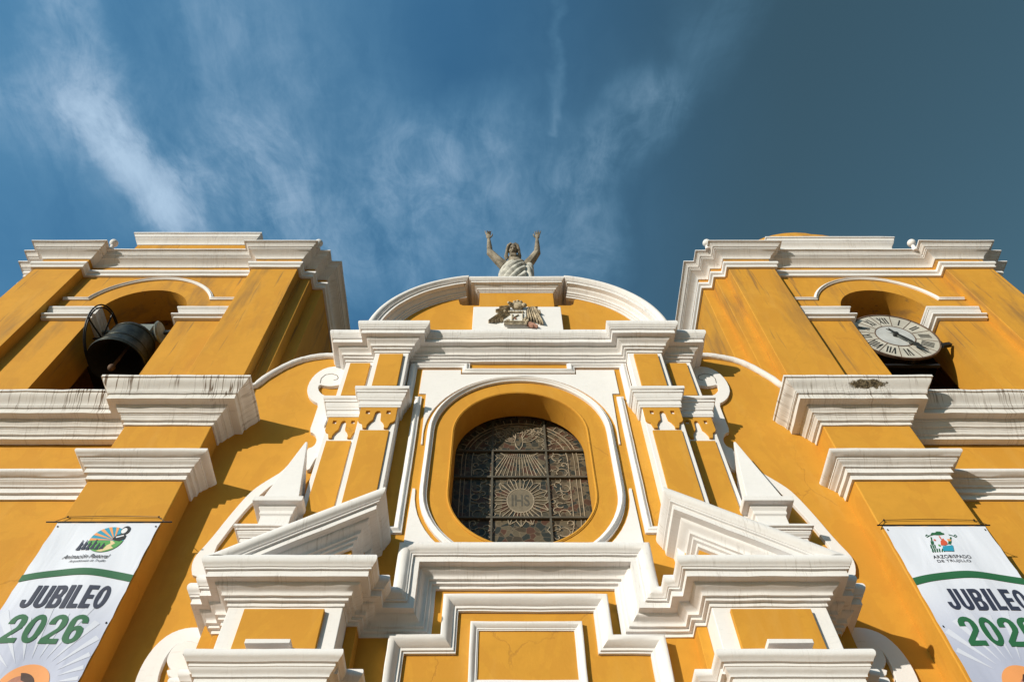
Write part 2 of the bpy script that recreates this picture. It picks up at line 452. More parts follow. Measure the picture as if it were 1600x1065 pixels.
# ------------------------------------------------------------------ mouldings
def secs_plan(path, z, step=0.3):
    """path [(x,y)], outward = right of travel; returns (P, O, A) frames with mitres"""
    P_ = [Vector(p_) for p_ in path]; out = []; n = len(P_)
    nn = []
    for a, b_ in zip(P_, P_[1:]):
        d_ = (b_ - a).normalized(); nn.append(Vector((d_.y, -d_.x)))
    for i in range(n):
        if i == 0: m_ = nn[0]
        elif i == n - 1: m_ = nn[-1]
        else: m_ = (nn[i - 1] + nn[i]) / (1 + nn[i - 1].dot(nn[i]))
        out.append((Vector((P_[i].x, P_[i].y, z)), Vector((m_.x, m_.y, 0)), Vector((0, 0, 1))))
    return out


def secs_elev(path, Y, closed=False):
    """path [(x,z)] on the plane Y; heights grow to the left of travel, projection to -Y"""
    P_ = [Vector(p_) for p_ in path]; n = len(P_); out = []; nn = []
    for i in range(n if closed else n - 1):
        d_ = (P_[(i + 1) % n] - P_[i]).normalized(); nn.append(Vector((-d_.y, d_.x)))
    for i in range(n):
        if closed: a, b_ = nn[i - 1], nn[i]
        else: a, b_ = nn[max(i - 1, 0)], nn[min(i, n - 2)]
        m_ = (a + b_) / (1 + a.dot(b_))
        out.append((Vector((P_[i].x, Y, P_[i].y)), Vector((0, -1, 0)), Vector((m_.x, 0, m_.y))))
    return out


def molding(mb, frames, prof, step=0.3, loop=False, cap=True):
    S = [[P_ + O * o_ + A * a_ for o_, a_ in prof] for P_, O, A in frames]
    out = []
    m_ = len(S)
    for i in range(m_ if loop else m_ - 1):
        A_, B_ = S[i], S[(i + 1) % m_]
        k_ = max(1, int(max((B_[j] - A_[j]).length for j in range(len(prof))) / step))
        for t in range(k_): out.append([A_[j].lerp(B_[j], t / k_) for j in range(len(prof))])
    if not loop: out.append(S[-1])
    mb.loft(out, cap=cap, loop=loop); return mb


def curve(o0, a0, o1, a1, kind, n=6):
    """ogee / cove / round between two profile points"""
    r_ = []
    for i in range(1, n):
        t = i / n
        if kind == 'ogee': w = 0.5 - 0.5 * math.cos(math.pi * t)       # S shape
        elif kind == 'cove': w = 1 - math.cos(t * math.pi / 2)
        else: w = math.sin(t * math.pi / 2)
        r_.append((o0 + (o1 - o0) * w, a0 + (a1 - a0) * t))
    return r_


def sc(pts, p_, h_): return [(a * p_, b_ * h_) for a, b_ in pts]


def prof_main(p_, h_, back=0.08):
    q_ = [(.05, 0), (.05, .10), (.16, .105), (.16, .185), (.26, .19), (.26, .255)]
    q_ += curve(.26, .26, .50, .40, 'ogee') + [(.50, .40), (.51, .43), (.76, .435), (.76, .60), (.84, .605), (.84, .65), (.875, .66)]
    for i in range(9):
        t = -math.pi / 2 * 0.8 + i * (math.pi * 0.9) / 8
        q_.append((.86 + .14 * math.cos(t), .85 + .15 * math.sin(t)))
    return [(-back, 0)] + sc(q_, p_, h_) + [(-back, h_ * 1.0)]


def prof_butt_top(p_, h_, back=0.12):
    q_ = [(.05, 0), (.05, .10), (.13, .105), (.135, .125)] + curve(.135, .125, .19, .215, 'ogee', 5) + [(.19, .22), (.215, .222), (.215, .25), (.27, .255)] + curve(.27, .26, .36, .375, 'ogee', 5)
    q_ += [(.36, .375), (.39, .38), (.39, .415), (.64, .42), (.64, .575), (.70, .58), (.70, .61), (.72, .62)] + curve(.72, .62, .95, .91, 'ogee', 8) + [(.95, .91), (1, .92), (1, .985), (.985, 1.0)]
    return [(-back, 0)] + sc(q_, p_, h_) + [(-back, h_)]


def prof_butt_low(p_, h_, back=0.12):
    q_ = [(.12, 0), (.12, .21), (.28, .225), (.28, .43), (.40, .445), (.40, .47)] + curve(.40, .47, .62, .62, 'ogee', 5) + [(.62, .62), (.66, .63), (.66, .70), (.78, .71)]
    for i in range(8):
        t = -math.pi / 2 * 0.85 + i * (math.pi * 0.85) / 7
        q_.append((.86 + .14 * math.cos(t), .89 + .11 * math.sin(t)))
    return [(-back, 0)] + sc(q_, p_, h_) + [(-back, h_)]


def prof_tower(p_, h_, back=0.1):
    q_ = [(.08, 0)] + [(.10, .06)] + curve(.12, .08, .50, .42, 'cove', 7) + [(.50, .42), (.55, .44), (.55, .50), (.62, .51), (.62, .60), (.70, .61)] + curve(.70, .61, .78, .76, 'round', 4) + [(.84, .77), (.84, .84), (.92, .85), (1, .87), (1, .97), (.98, 1)]
    return [(-back, 0)] + sc(q_, p_, h_) + [(-back, h_)]


def prof_band(p_, h_, back=0.06):
    q_ = [(.5, 0), (.55, .05), (.55, .42), (.7, .47), (.85, .52), (1, .6), (1, .95), (.95, 1)]
    return [(-back, 0)] + sc(q_, p_, h_) + [(-back, h_)]


def prof_cap(p_, h_, back=0.06):
    q_ = [(.20, 0), (.24, .02), (.24, .10), (.30, .11), (.30, .33), (.42, .35), (.42, .42)] + curve(.42, .42, .62, .58, 'round', 4) + [(.62, .58), (.66, .60), (.66, .68), (.80, .70), (.80, .80)] + [(.93, .82), (1, .86), (1, .96), (.97, 1)]
    return [(-back, 0)] + sc(q_, p_, h_) + [(-back, h_)]


def prof_roll(w, d_, back=0.05):
    return [(-back, 0), (d_ * .5, 0), (d_ * .55, w * .12)] + [(d_ * (.6 + .4 * math.sin(math.pi * i / 6)), w * (.2 + .6 * i / 6)) for i in range(7)] + [(d_ * .5, w * .9), (d_ * .5, w), (-back, w)]


def prof_ear(w, d_, back=0.05):
    return [(-back, 0), (d_ * .25, 0), (d_ * .25, w * .12), (d_ * .40, w * .14), (d_ * .40, w * .30), (d_ * .52, w * .34)] + curve(d_ * .52, w * .34, d_, w * .82, 'round', 6) + [(d_, w * .82), (d_ * 1.0, w * .93), (d_ * .93, w), (-back, w)]


# ------------------------------------------------------------------ ground
gp = MB().add([(-400, -400, 0), (400, -400, 0), (400, 400, 0), (-400, 400, 0)], [(0, 1, 2, 3)]).build('plaza_ground', M_PAVE, smooth=0, kind='structure', fix=False)

# ------------------------------------------------------------------ the cathedral
FX, TX = 0.36, 0.30        # axis of the frontispiece, axis between the towers
YW, YB, YT = 10.50, 9.98, 10.20
cath = empty('cathedral', (0.33, 10.5, 0), 'ochre and white baroque cathedral front with two towers and an oval stained glass window', 'cathedral')


def both(mb_left, X0): return (mb_left, mb_left.mirror(X0))


# --- screen wall between the buttresses, with its curved shoulders
def arc(cx, cz, r_, a0, a1, n): return [(cx + r_ * math.cos(R(a0 + (a1 - a0) * i / n)), cz + r_ * math.sin(R(a0 + (a1 - a0) * i / n))) for i in range(n + 1)]


cop_px = [(392, 603), (399, 596), (412, 585.5), (426.7, 576.5), (442, 568), (458, 560.8), (472, 556), (487, 552.9), (500, 551), (512, 550)]
cop = [XZ(x_, y_ + 3, 10.42) for x_, y_ in cop_px]
cop[0] = (-6.35, cop[0][1] - 0.12); cop.append((-4.0, cop[-1][1]))
shoulder = [(a - FX, b_) for a, b_ in cop]
topL = [(-(-a) , b_) for a, b_ in shoulder]
outer = [(-7.0, 0.0), (-7.0, shoulder[0][1])] + shoulder + [(-a, b_) for a, b_ in reversed(shoulder)] + [(7.0, shoulder[0][1]), (7.0, 0.0)]
outer = [(a + FX, b_) for a, b_ in outer]
hole_r = [(FX - 1.7, 10.9), (FX + 1.7, 10.9), (FX + 1.7, 15.7), (FX - 1.7, 15.7)]
MB().prism([outer, hole_r], YW, YW + 0.55).build('wall', M_OCH, cath)
for i, (nm) in enumerate(('coping', 'coping')):
    pts = [(a + FX if i == 0 else FX - a, 10.47, b_ - 0.02) for a, b_ in shoulder]
    t = MB()
    dense = []
    for a, b_ in zip(pts, pts[1:]):
        for j in range(3): dense.append(Vector(a).lerp(Vector(b_), j / 3))
    dense.append(Vector(pts[-1]))
    t.tube(dense, 0.085, 10).wob(0.010).build(nm, M_WLIP, cath)
    # top slab of the shoulder
    s_ = MB(); s_.loft([[(v.x, 10.47, v.z - .02), (v.x, 11.07, v.z - .02), (v.x, 11.07, v.z + .07), (v.x, 10.47, v.z + .07)] for v in dense]).build('coping', M_WLIP, cath)


# --- buttresses and side walls
XB0, XB1 = -7.90, -6.08                   # left buttress; mirrored about TX for the right one
ZLIP_U, ZB_U, ZB_L = 15.13, 14.22, 12.55
for side in (0, 1):
    mir = (lambda m_: m_.mirror(TX)) if side else (lambda m_: m_)
    bt = mir(MB().box(XB0, XB1, YB, 10.9, 0, 14.9)).build('buttress', M_OCH, cath, bevel=0.02)
    mir(MB().box(-30, XB0 - 0.002, YW, 11.3, 0, 15.0)).build('side_wall', M_OCH, cath)
    lo = molding(MB(), secs_plan([(-30, YW), (XB0, YW), (XB0, YB), (XB1, YB), (XB1, YW + .05)], ZB_L), prof_butt_low(.37, .555), 0.25).wob(.007)
    mir(lo).build('cornice', M_WLIP, bt)
    up = molding(MB(), secs_plan([(-30, 10.36), (XB0, 10.36), (XB0, YB), (XB1, YB), (XB1, YW + .05)], ZB_U), prof_butt_top(.68, .91), 0.2).wob(.009)
    mir(up).build('cornice', M_WCH if side else M_WST, bt, label='chipped stained white cornice' if side else 'white cornice with dark drip stains')
    mir(MB().box(-30, XB1, 10.0 + .3, 11.3, ZB_U + .4, 15.125)).build('cornice_top', M_WH, bt)


# --- towers
def tower(side):
    mir = (lambda m_: m_.mirror(TX)) if side else (lambda m_: m_)
    cx = -9.985; xo0, xo1 = -11.17, -8.79; z0 = 15.0; zs = 19.96; ztop = 23.0
    oc = (xo0 + xo1) / 2; orad = (xo1 - xo0) / 2
    nm = 'clock_tower' if side else 'bell_tower'
    XL, XR = -14.61, -5.36
    # front wall with the arched opening
    arch = [(xo0, z0 + .3), (xo1, z0 + .3)] + arc(oc, zs, orad, 0, 180, 28)
    fr = MB().prism([[(-13.95, z0), (-6.03, z0), (-6.03, ztop), (-13.95, ztop)], arch], YT + .29, 11.5)
    body = mir(fr).build(nm, M_TOW, cath)
    # corner pilasters: the front one and two steps behind it
    for xa, xb in ((-13.9, -12.49), (-7.44, -6.074)):
        mir(MB().box(xa, xb, YT, 11.0, z0, ztop - .05)).build('pilaster', M_TOW, body, bevel=0.015)
    for sx in (-1, 1):
        def X_(v): return cx + sx * v
        a_ = sorted((X_(3.6), X_(4.25))); b2 = sorted((X_(3.5), X_(4.56)))
        mir(MB().box(a_[0], a_[1], 10.53, 13.4, z0, ztop - .06)).build('pilaster', M_TOW, body, bevel=0.015)
        mir(MB().box(b2[0], b2[1], 10.90, 13.18, z0, ztop - .07)).build('pilaster', M_TOW, body, bevel=0.015)
        # side and rear masses
        c2 = sorted((X_(3.7), X_(4.27)))
        mir(MB().box(c2[0], c2[1], 13.0, 17.0, z0, ztop - .08)).build('side_wall', M_TOW, body)
        mir(MB().box(b2[0], b2[1], 16.9, 19.2, z0, ztop - .07)).build('pilaster', M_TOW, body, bevel=0.015)
    mir(MB().box(cx - 4.2, cx + 4.2, 18.6, 19.3, z0, ztop - .09)).build('rear_wall', M_TOW, body)
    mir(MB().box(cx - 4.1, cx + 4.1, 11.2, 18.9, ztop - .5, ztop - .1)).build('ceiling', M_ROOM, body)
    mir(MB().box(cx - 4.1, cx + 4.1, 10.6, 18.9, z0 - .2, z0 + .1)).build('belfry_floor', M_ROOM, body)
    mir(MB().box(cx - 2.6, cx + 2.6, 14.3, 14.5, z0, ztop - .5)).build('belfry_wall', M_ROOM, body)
    # plan line of the entablature
    plan = [(cx - 4.56, 19.3), (cx - 4.56, 16.9), (cx - 4.27, 16.9), (cx - 4.27, 13.18), (cx - 4.56, 13.18), (cx - 4.56, 10.90), (cx - 4.25, 10.90), (cx - 4.25, 10.53), (-13.9, 10.53), (-13.9, YT), (-12.49, YT), (-12.49, YT + .29),
            (-7.44, YT + .29), (-7.44, YT), (-6.074, YT), (-6.074, 10.53), (cx + 4.25, 10.53), (cx + 4.25, 10.90), (cx + 4.56, 10.90), (cx + 4.56, 13.18), (cx + 4.27, 13.18), (cx + 4.27, 16.9), (cx + 4.56, 16.9), (cx + 4.56, 19.3)]
    plan = [p_ for i, p_ in enumerate(plan) if i == 0 or (Vector(p_) - Vector(plan[i - 1])).length > 0.02]
    mir(molding(MB(), secs_plan(plan, 22.56), prof_tower(.44, .47), .5).wob(.006)).build('cornice', M_WLIP, body)
    mir(molding(MB(), secs_plan(plan, 21.95), prof_band(.13, .25), .5).wob(.004)).build('string_course', M_WH, body)
    mir(MB().hprism([(a, b_) for a, b_ in plan], 22.9, 23.02)).build('roof_slab', M_WH, body)
    # attic block, its cornice, and the dome behind it
    zt = 24.70 if not side else 24.37
    at = mir(MB().box(cx - 1.85, cx + 1.85, 10.52, 13.6, 23.0, zt)).build('attic', M_TOW, body)
    mir(molding(MB(), secs_plan([(cx - 1.85, 13.6), (cx - 1.85, 10.52), (cx + 1.85, 10.52), (cx + 1.85, 13.6)], zt - .42), prof_tower(.24, .50), .5).wob(.006)).build('attic_cornice', M_WLIP, body)
    dz = 26.08 if side else 23.6
    mir(MB().ell((cx, 14.1, dz), 2.95, 2.95, 2.95, 48, 24)).build('dome', M_TOW, body)
    mir(MB().lathe([(3.1, 23.0), (3.1, dz - .5), (3.25, dz - .45), (3.25, dz - .2), (2.9, dz - .15)], (cx, 14.1, 0), 48)).build('drum', M_TOW, body)
    # balls on the roof edge
    for X_, Y_, Z_ in ((-12.02, 9.98, 23.27), (-5.66, 9.93, 23.16)):
        mir(MB().ell((X_, Y_, Z_), .125, .125, .125, 18, 12).tube([(X_, Y_ + .1, 22.95), (X_, Y_ + .02, Z_ - .06)], [.08, .05], 10)).build('finial', M_WH, body)
    for xa_, xb_ in ((-13.72, -13.10), (-6.50, -5.98)):
        mir(MB().box(xa_, xb_, 9.80, 10.4, 23.025, 23.075)).build('roof_plate', M_RUST, body)
    # imposts, running into the reveals
    zi = 19.42
    for path in ([(-12.46, YT + .29), (xo0, YT + .29), (xo0, 11.5)], [(xo1, 11.5), (xo1, YT + .29), (-7.47, YT + .29)]):
        pm = MB(); molding(pm, secs_plan(path, zi + .17), prof_cap(.15, .37, .05), .3); molding(pm, secs_plan(path, zi), prof_band(.17, .14, .05), .3)
        mir(pm.wob(.004)).build('impost', M_WH, body)
    # archivolt with short horizontal feet
    r_ = 1.80; a0 = math.degrees(math.asin(.58 / r_))
    path = [(-12.42, zs + .58)] + list(reversed(arc(oc, zs, r_, a0, 180 - a0, 26))) + [(-7.52, zs + .58)]
    mir(molding(MB(), secs_elev(path, YT + .29), prof_roll(.11, .085), .2).wob(.003)).build('archivolt', M_WH, body)
    # a worn timber beam across the opening
    bm_ = MB()
    for zc, yy in ((19.86, 11.32), (19.66, 11.12)):
        n = 14
        bm_.loft([[(xo0 - .05 + (xo1 - xo0 + .1) * i / n, yy + a * .07, zc + b_ * .06 + .018 * math.sin(i * 1.7 + yy)) for a, b_ in ((-1, -1), (1, -1), (1, 1), (-1, 1))] for i in range(n + 1)])
    mir(bm_.wob(.012)).build('beam', M_WOOD, body)
    return body


T_L = tower(0); T_R = tower(1)

# --- frontispiece, in u = x - FX
YF, YP1, YP2, YWIN = 10.10, 10.04, 9.78, 10.85
U1, U2, U3 = 2.57, 3.36, 4.07
ZC2, HC2, PC2 = 16.71, 0.80, 0.46
WR, WZ0, WZ1 = 1.38, 12.39, 14.16


def stadium(r_, z0_, z1_, n=24, cx=FX): return arc(cx, z1_, r_, 0, 180, n) + arc(cx, z0_, r_, 180, 360, n)


def U(l): return [(a + FX, b_) for a, b_ in l]


def sym(l): return l + [(-a, b_) for a, b_ in reversed(l)]


front = MB().prism([U([(-2.6, 8.9), (2.6, 8.9), (2.6, 17.2), (-2.6, 17.2)]), stadium(WR, WZ0, WZ1)], YF, YF + 0.62)
front.build('window_surround_wall', M_OCH, cath, smooth=30)
MB().prism([U([(-5.0, 0), (5.0, 0), (5.0, 9.6), (-5.0, 9.6)])], 10.07, 10.6).build('lower_wall', M_OCH, cath)

# pilasters of the upper order
for side in (0, 1):
    mir = (lambda m_: m_.mirror(FX)) if side else (lambda m_: m_)
    for ua, ub, Yp in ((U1, U2, YP2), (U2, U3, YP1)):
        xa, xb = FX - ub, FX - ua
        pl = mir(MB().box(xa, xb, Yp, YW + .02, 9.3, 17.3)).build('pilaster', M_WHF, cath, bevel=0.012)
        # raised ochre fields: shaft, and the frieze block above the capital
        mir(MB().box(xa + .10, xb - .10, Yp - .035, Yp + .02, 9.7, 13.80 if Yp == YP2 else 13.78)).build('shaft_panel', M_OCH, pl, bevel=0.006)
        mir(MB().box(xa + .12, xb - .12, Yp - .06, Yp + .02, 15.32, 16.60)).build('frieze_panel', M_OCH, pl, bevel=0.006)
        # pendant ornament under the capital
        w = xb - xa - .02; x0 = xa + .01
        def OP(a, b_): return (x0 + a * w, 13.86 + b_ * .68)
        half = [(0, 1), (0, .38), (.04, .30), (.12, .24), (.17, .0), (.27, .0), (.27, .14), (.33, .30), (.40, .40), (.42, .74), (.46, .82)]
        outl = [OP(a, b_) for a, b_ in half] + [OP(1 - a, b_) for a, b_ in reversed(half)]
        holes = [[OP(c_ - .055, .68), OP(c_ + .055, .68), OP(c_ + .055, .84), OP(c_ - .055, .84)] for c_ in (.22, .78)]
        mir(MB().prism([outl] + holes, Yp - .045, Yp + .01)).build('pendant_ornament', M_OCH, pl, bevel=0.004)
    pc = secs_plan([(FX - U3, YW), (FX - U3, YP1), (FX - U2, YP1), (FX - U2, YP2), (FX - U1, YP2), (FX - U1, YF + .02)], 14.56)
    mir(molding(MB(), pc, prof_cap(.19, .57), .25).wob(.004)).build('capital', M_WH, cath)

# upper entablature
hp = [(-U3, YW + .05), (-U3, YP1), (-U2, YP1), (-U2, YP2), (-U1, YP2), (-U1, YP1)]
pl_ = U(hp) + [(FX + -a, b_) for a, b_ in reversed(hp)]
molding(MB(), secs_plan(pl_, ZC2), prof_main(PC2, HC2), .22).wob(.007).build('cornice', M_WLIP, cath, label='topmost long cornice, breaking forward over the pilasters')
MB().box(FX - U3, FX + U3, 9.9, 11.05, 17.1, 17.49).build('cornice_top', M_WH, cath)

# eared roll frame round the window field
fr_ = [(-2.46, 15.10), (-2.46, 16.60), (-1.22, 16.60), (-1.22, 16.38)]
fpath = fr_ + [(-a, b_) for a, b_ in reversed(fr_)]
molding(MB(), secs_elev(U(fpath), YF), [(o_, a_ - .09) for o_, a_ in prof_roll(.17, .11)], .25).wob(.004).build('window_frame', M_WH, cath)
for side in (0, 1):
    path = U([(-2.60, 11.30), (-2.16, 11.30), (-2.16, 15.36), (-2.30, 15.36)])
    if side: path = [(2 * FX - a, b_) for a, b_ in reversed(path)]
    path = path if not side else path
    prof = [(o_, a_ if side == 0 else a_) for o_, a_ in prof_roll(.15, .10)]
    molding(MB(), secs_elev(path, YF), prof, .25).wob(.004).build('window_frame', M_WH, cath)
# white ring
molding(MB(), secs_elev(list(reversed(stadium(1.80, WZ0, WZ1, 30))), YF, True), prof_roll(.14, .12), .4, loop=True).wob(.003).build('window_ring', M_WH, cath)
molding(MB(), secs_elev(list(reversed(stadium(WR + .005, WZ0, WZ1, 30))), YF, True), prof_roll(.05, .03), .4, loop=True).build('window_bead', M_OCH, cath)
# white spandrels between ring and frame
r2 = 2.02
up_ = [(-2.24, 16.44), (-1.34, 16.44), (-1.34, 16.26), (1.34, 16.26), (1.34, 16.44), (2.24, 16.44), (2.24, 15.50), (2.08, 15.50), (2.04, 13.75), (2.005, 13.75)]
a_ = [(r2 * math.cos(R(t)), WZ1 + r2 * math.sin(R(t))) for t in range(0, 181, 6)]
up_ += a_ + [(-2.005, 13.75), (-2.04, 13.75), (-2.08, 15.50), (-2.24, 15.50)]
up_ = [(a, min(b_, 16.20) if i > 9 and i < len(up_) - 4 else b_) for i, (a, b_) in enumerate(up_)]
MB().prism([U(up_)], YF - .03, YF + .02).build('spandrel', M_WHF, cath, bevel=0.006)
for side in (1, -1):
    lo_ = [(2.10, 10.7), (2.08, 12.45), (2.03, 12.45)] + [(r2 * math.cos(R(t)), WZ0 + r2 * math.sin(R(t))) for t in range(0, -58, -6)] + [(1.1, 10.7)]
    MB().prism([U([(a * side, b_) for a, b_ in lo_])], YF - .03, YF + .02).build('spandrel', M_WHF, cath, bevel=0.006)

# --- stained glass window
win = MB().prism([stadium(WR + .15, WZ0, WZ1)], YWIN, YWIN + .02).build('window', M_GLASS, cath, smooth=0, label='dark oval stained glass window with dove and IHS monogram')


def G(x_, y_): return XZ(x_, y_, YWIN)


def G8(x_, y_): return G(600 + x_ / 3.55, 560 + y_ / 3.55)


bars = MB()
for yy in (520, 665, 890):
    a, b_ = G8(350, yy), G8(1180, yy); bars.box(a[0], b_[0], YWIN - .06, YWIN - .002, a[1] - .022, a[1] + .022)
for xx in (600, 908):
    a = G8(xx, 665); bars.box(a[0] - .02, a[0] + .02, YWIN - .055, YWIN - .003, 10.9, 15.6)
bars.build('window_bars', M_BAR, win, smooth=0)
cm = MB(); YC_ = YWIN - .002; LW = 0.017
cx0 = (G8(600, 665)[0] + G8(908, 665)[0]) / 2
for rr in (1.24, 1.16, 1.02):
    cm.strip(stadium(rr, WZ0, WZ1, 24), LW * (1 if rr != 1.16 else .7), YC_, True)
for i in range(44):                                  # little border panes
    t = i / 44
    pts_o = stadium(1.24, WZ0, WZ1, 24); pts_i = stadium(1.38, WZ0, WZ1, 24); j = int(t * len(pts_o))
    cm.strip([pts_o[j], pts_i[j]], LW * .8, YC_)


def circ(c_, r_, a0=0, a1=360, n=14, ax=1.0): return [(c_[0] + r_ * math.cos(R(a0 + (a1 - a0) * i / n)), c_[1] + ax * r_ * math.sin(R(a0 + (a1 - a0) * i / n))) for i in range(n + 1)]


# dove
dv = (cx0, G8(755, 462)[1] + .03)
cm.strip([(dv[0] + a * .66, dv[1] + b_ * 1.05) for a, b_ in [(0, -.30), (.10, -.18), (.14, 0), (.10, .14), (.14, .24), (.08, .34), (-.06, .36), (-.12, .26), (-.10, .12), (-.14, 0), (-.10, -.18), (0, -.30)]], LW, YC_)
for sx in (-1, 1):
    cm.strip([(dv[0] + sx * a * .66, dv[1] + b_ * 1.05) for a, b_ in [(.12, .10), (.30, .30), (.55, .40), (.80, .42), (.72, .22), (.60, .10), (.40, -.02), (.12, -.06)]], LW, YC_)
    for k_ in range(3): cm.strip([(dv[0] + sx * (.10 + .02 * k_), dv[1] + .05 - .03 * k_), (dv[0] + sx * (.32 - .04 * k_), dv[1] + .16 - .06 * k_), (dv[0] + sx * (.42 - .06 * k_), dv[1] + .30 - .12 * k_)], LW * .7, YC_)
cm.strip(circ(dv, .58, 205, 335, 12), LW, YC_); cm.strip(circ(dv, .50, 25, 155, 12), LW, YC_)
for k_ in range(11):
    a = R(30 + 12 * k_); cm.strip([(dv[0] + .26 * math.cos(a), dv[1] + .3 * math.sin(a)), (dv[0] + .50 * math.cos(a), dv[1] + .5 * math.sin(a))], LW * .6, YC_)
# falling rays
zr0, zr1 = G8(755, 530)[1], G8(755, 655)[1]
for k_ in range(-7, 8):
    cm.strip([(cx0 + k_ * .042, zr0 - abs(k_) * .006), (cx0 + k_ * .088, zr1 + .02 * (k_ % 2))], LW * .8, YC_)
# sunburst with the monogram
sb = (cx0, G8(755, 788)[1])
ro, ri = .60, .27
for k_ in range(32):
    a = 2 * math.pi * k_ / 32; rr = ro if k_ % 2 == 0 else ro * .80
    cm.strip([(sb[0] + ri * math.cos(a), sb[1] + ri * 1.25 * math.sin(a)), (sb[0] + rr * math.cos(a), sb[1] + rr * 1.2 * math.sin(a))], LW * .85, YC_)
    a2 = 2 * math.pi * (k_ + 1) / 32; r3 = ro * .80 if k_ % 2 == 0 else ro
    cm.strip([(sb[0] + rr * math.cos(a), sb[1] + rr * 1.2 * math.sin(a)), (sb[0] + r3 * math.cos(a2), sb[1] + r3 * 1.2 * math.sin(a2))], LW * .7, YC_)
cm.strip(circ(sb, ri, n=28, ax=1.25), LW * 1.3, YC_, False)
# chalice below
ch = (cx0, 11.15)
for s_ in (-1, 1):
    cm.strip([(ch[0] + s_ * a, ch[1] + b_) for a, b_ in [(0, .36), (.13, .34), (.16, .24), (.10, .18), (.20, .10), (.25, -.02), (.22, -.12), (.30, -.2)]], LW, YC_)
cm.strip([(ch[0] - .25, ch[1] - .02), (ch[0] + .25, ch[1] - .02)], LW, YC_); cm.strip([(ch[0] - .16, ch[1] + .22), (ch[0] + .16, ch[1] + .22)], LW, YC_)
# scrollwork in the side lights, and clouds round the dove
rnd = random.Random(3)
for s_ in (-1, 1):
    for k_ in range(15):
        zc = 11.35 + k_ * .24; xc = FX + s_ * (.86 + .09 * math.sin(k_ * 1.9)); r_ = .085 + .03 * math.sin(k_ * 2.7)
        if abs(zc - WZ1) > .1 and zc > WZ1: xc = FX + s_ * (.86 - (zc - WZ1) * .45)
        cm.strip(circ((xc, zc), r_, 40 + 60 * k_, 330 + 60 * k_, 12), LW * .9, YC_)
        cm.strip(circ((xc - s_ * .14, zc + .1), r_ * .7, 90 * k_, 250 + 90 * k_, 9), LW * .8, YC_)
        cm.strip([(xc + s_ * .07, zc + .05), (FX + s_ * (1.02 if zc < WZ1 else math.sqrt(max(.05, 1.02 ** 2 - (zc - WZ1) ** 2))), zc + .1)], LW * .7, YC_)
    for k_ in range(8):
        zc = 11.5 + k_ * .42
        cm.strip([(FX + s_ * .62, zc), (FX + s_ * (.47 + .1 * rnd.random()), zc + .2), (FX + s_ * .60, zc + .38)], LW * .8, YC_)
        cm.strip([(FX + s_ * .60, zc + .18), (FX + s_ * .76, zc + .26)], LW * .7, YC_)
    for k_ in range(5):
        a = R(60 + 14 * k_) if s_ > 0 else R(120 - 14 * k_)
        cm.strip(circ((FX + .98 * math.cos(a) * .86, WZ1 + .98 * math.sin(a) * 1.0), .10, 30 * k_, 30 * k_ + 300, 12), LW * .9, YC_)
cm.build('lead_came', M_CAME, win, smooth=0)


def text_obj(body, x_, z_, w, h_, Y, m_, parent, name='lettering', shear=0.0, bold=0.0, th=0.006, wave=None, skew_y=0):
    cu = bpy.data.curves.new('t', 'FONT'); cu.body = body; cu.align_x = 'LEFT'; cu.offset = bold; cu.resolution_u = 5; cu.shear = 0
    if bold > 0.02: cu.space_character = 1.0 + bold * 1.2
    to = bpy.data.objects.new('t', cu); C.objects.link(to); bpy.context.view_layer.update()
    me = bpy.data.meshes.new_from_object(to); bpy.data.objects.remove(to)
    xs = [v.co.x for v in me.vertices]; ys = [v.co.y for v in me.vertices]
    x0, x1, y0, y1 = min(xs), max(xs), min(ys), max(ys)
    mb = MB(); vs = []
    for v in me.vertices:
        a, b_ = (v.co.x - x0) / (x1 - x0), (v.co.y - y0) / (y1 - y0)
        X_ = x_ + a * w + shear * b_ * h_; Z_ = z_ + b_ * h_
        Yv = Y + (wave(X_, Z_) if wave else 0)
        vs.append((X_, Yv, Z_))
    mb.add(vs, [tuple(p_.vertices) for p_ in me.polygons])
    bpy.data.meshes.remove(me)
    return mb.build(name, m_, parent, smooth=0, fix=False)


MB().prism([circ(sb, ri - .012, n=28, ax=1.25)[:-1]], YC_ - .006, YC_).build('medallion', M_MED, win, smooth=0)
text_obj('IHS', sb[0] - .18, sb[1] - .16, .36, .32, YC_ - .009, M_BAR, win, 'monogram', bold=.02)

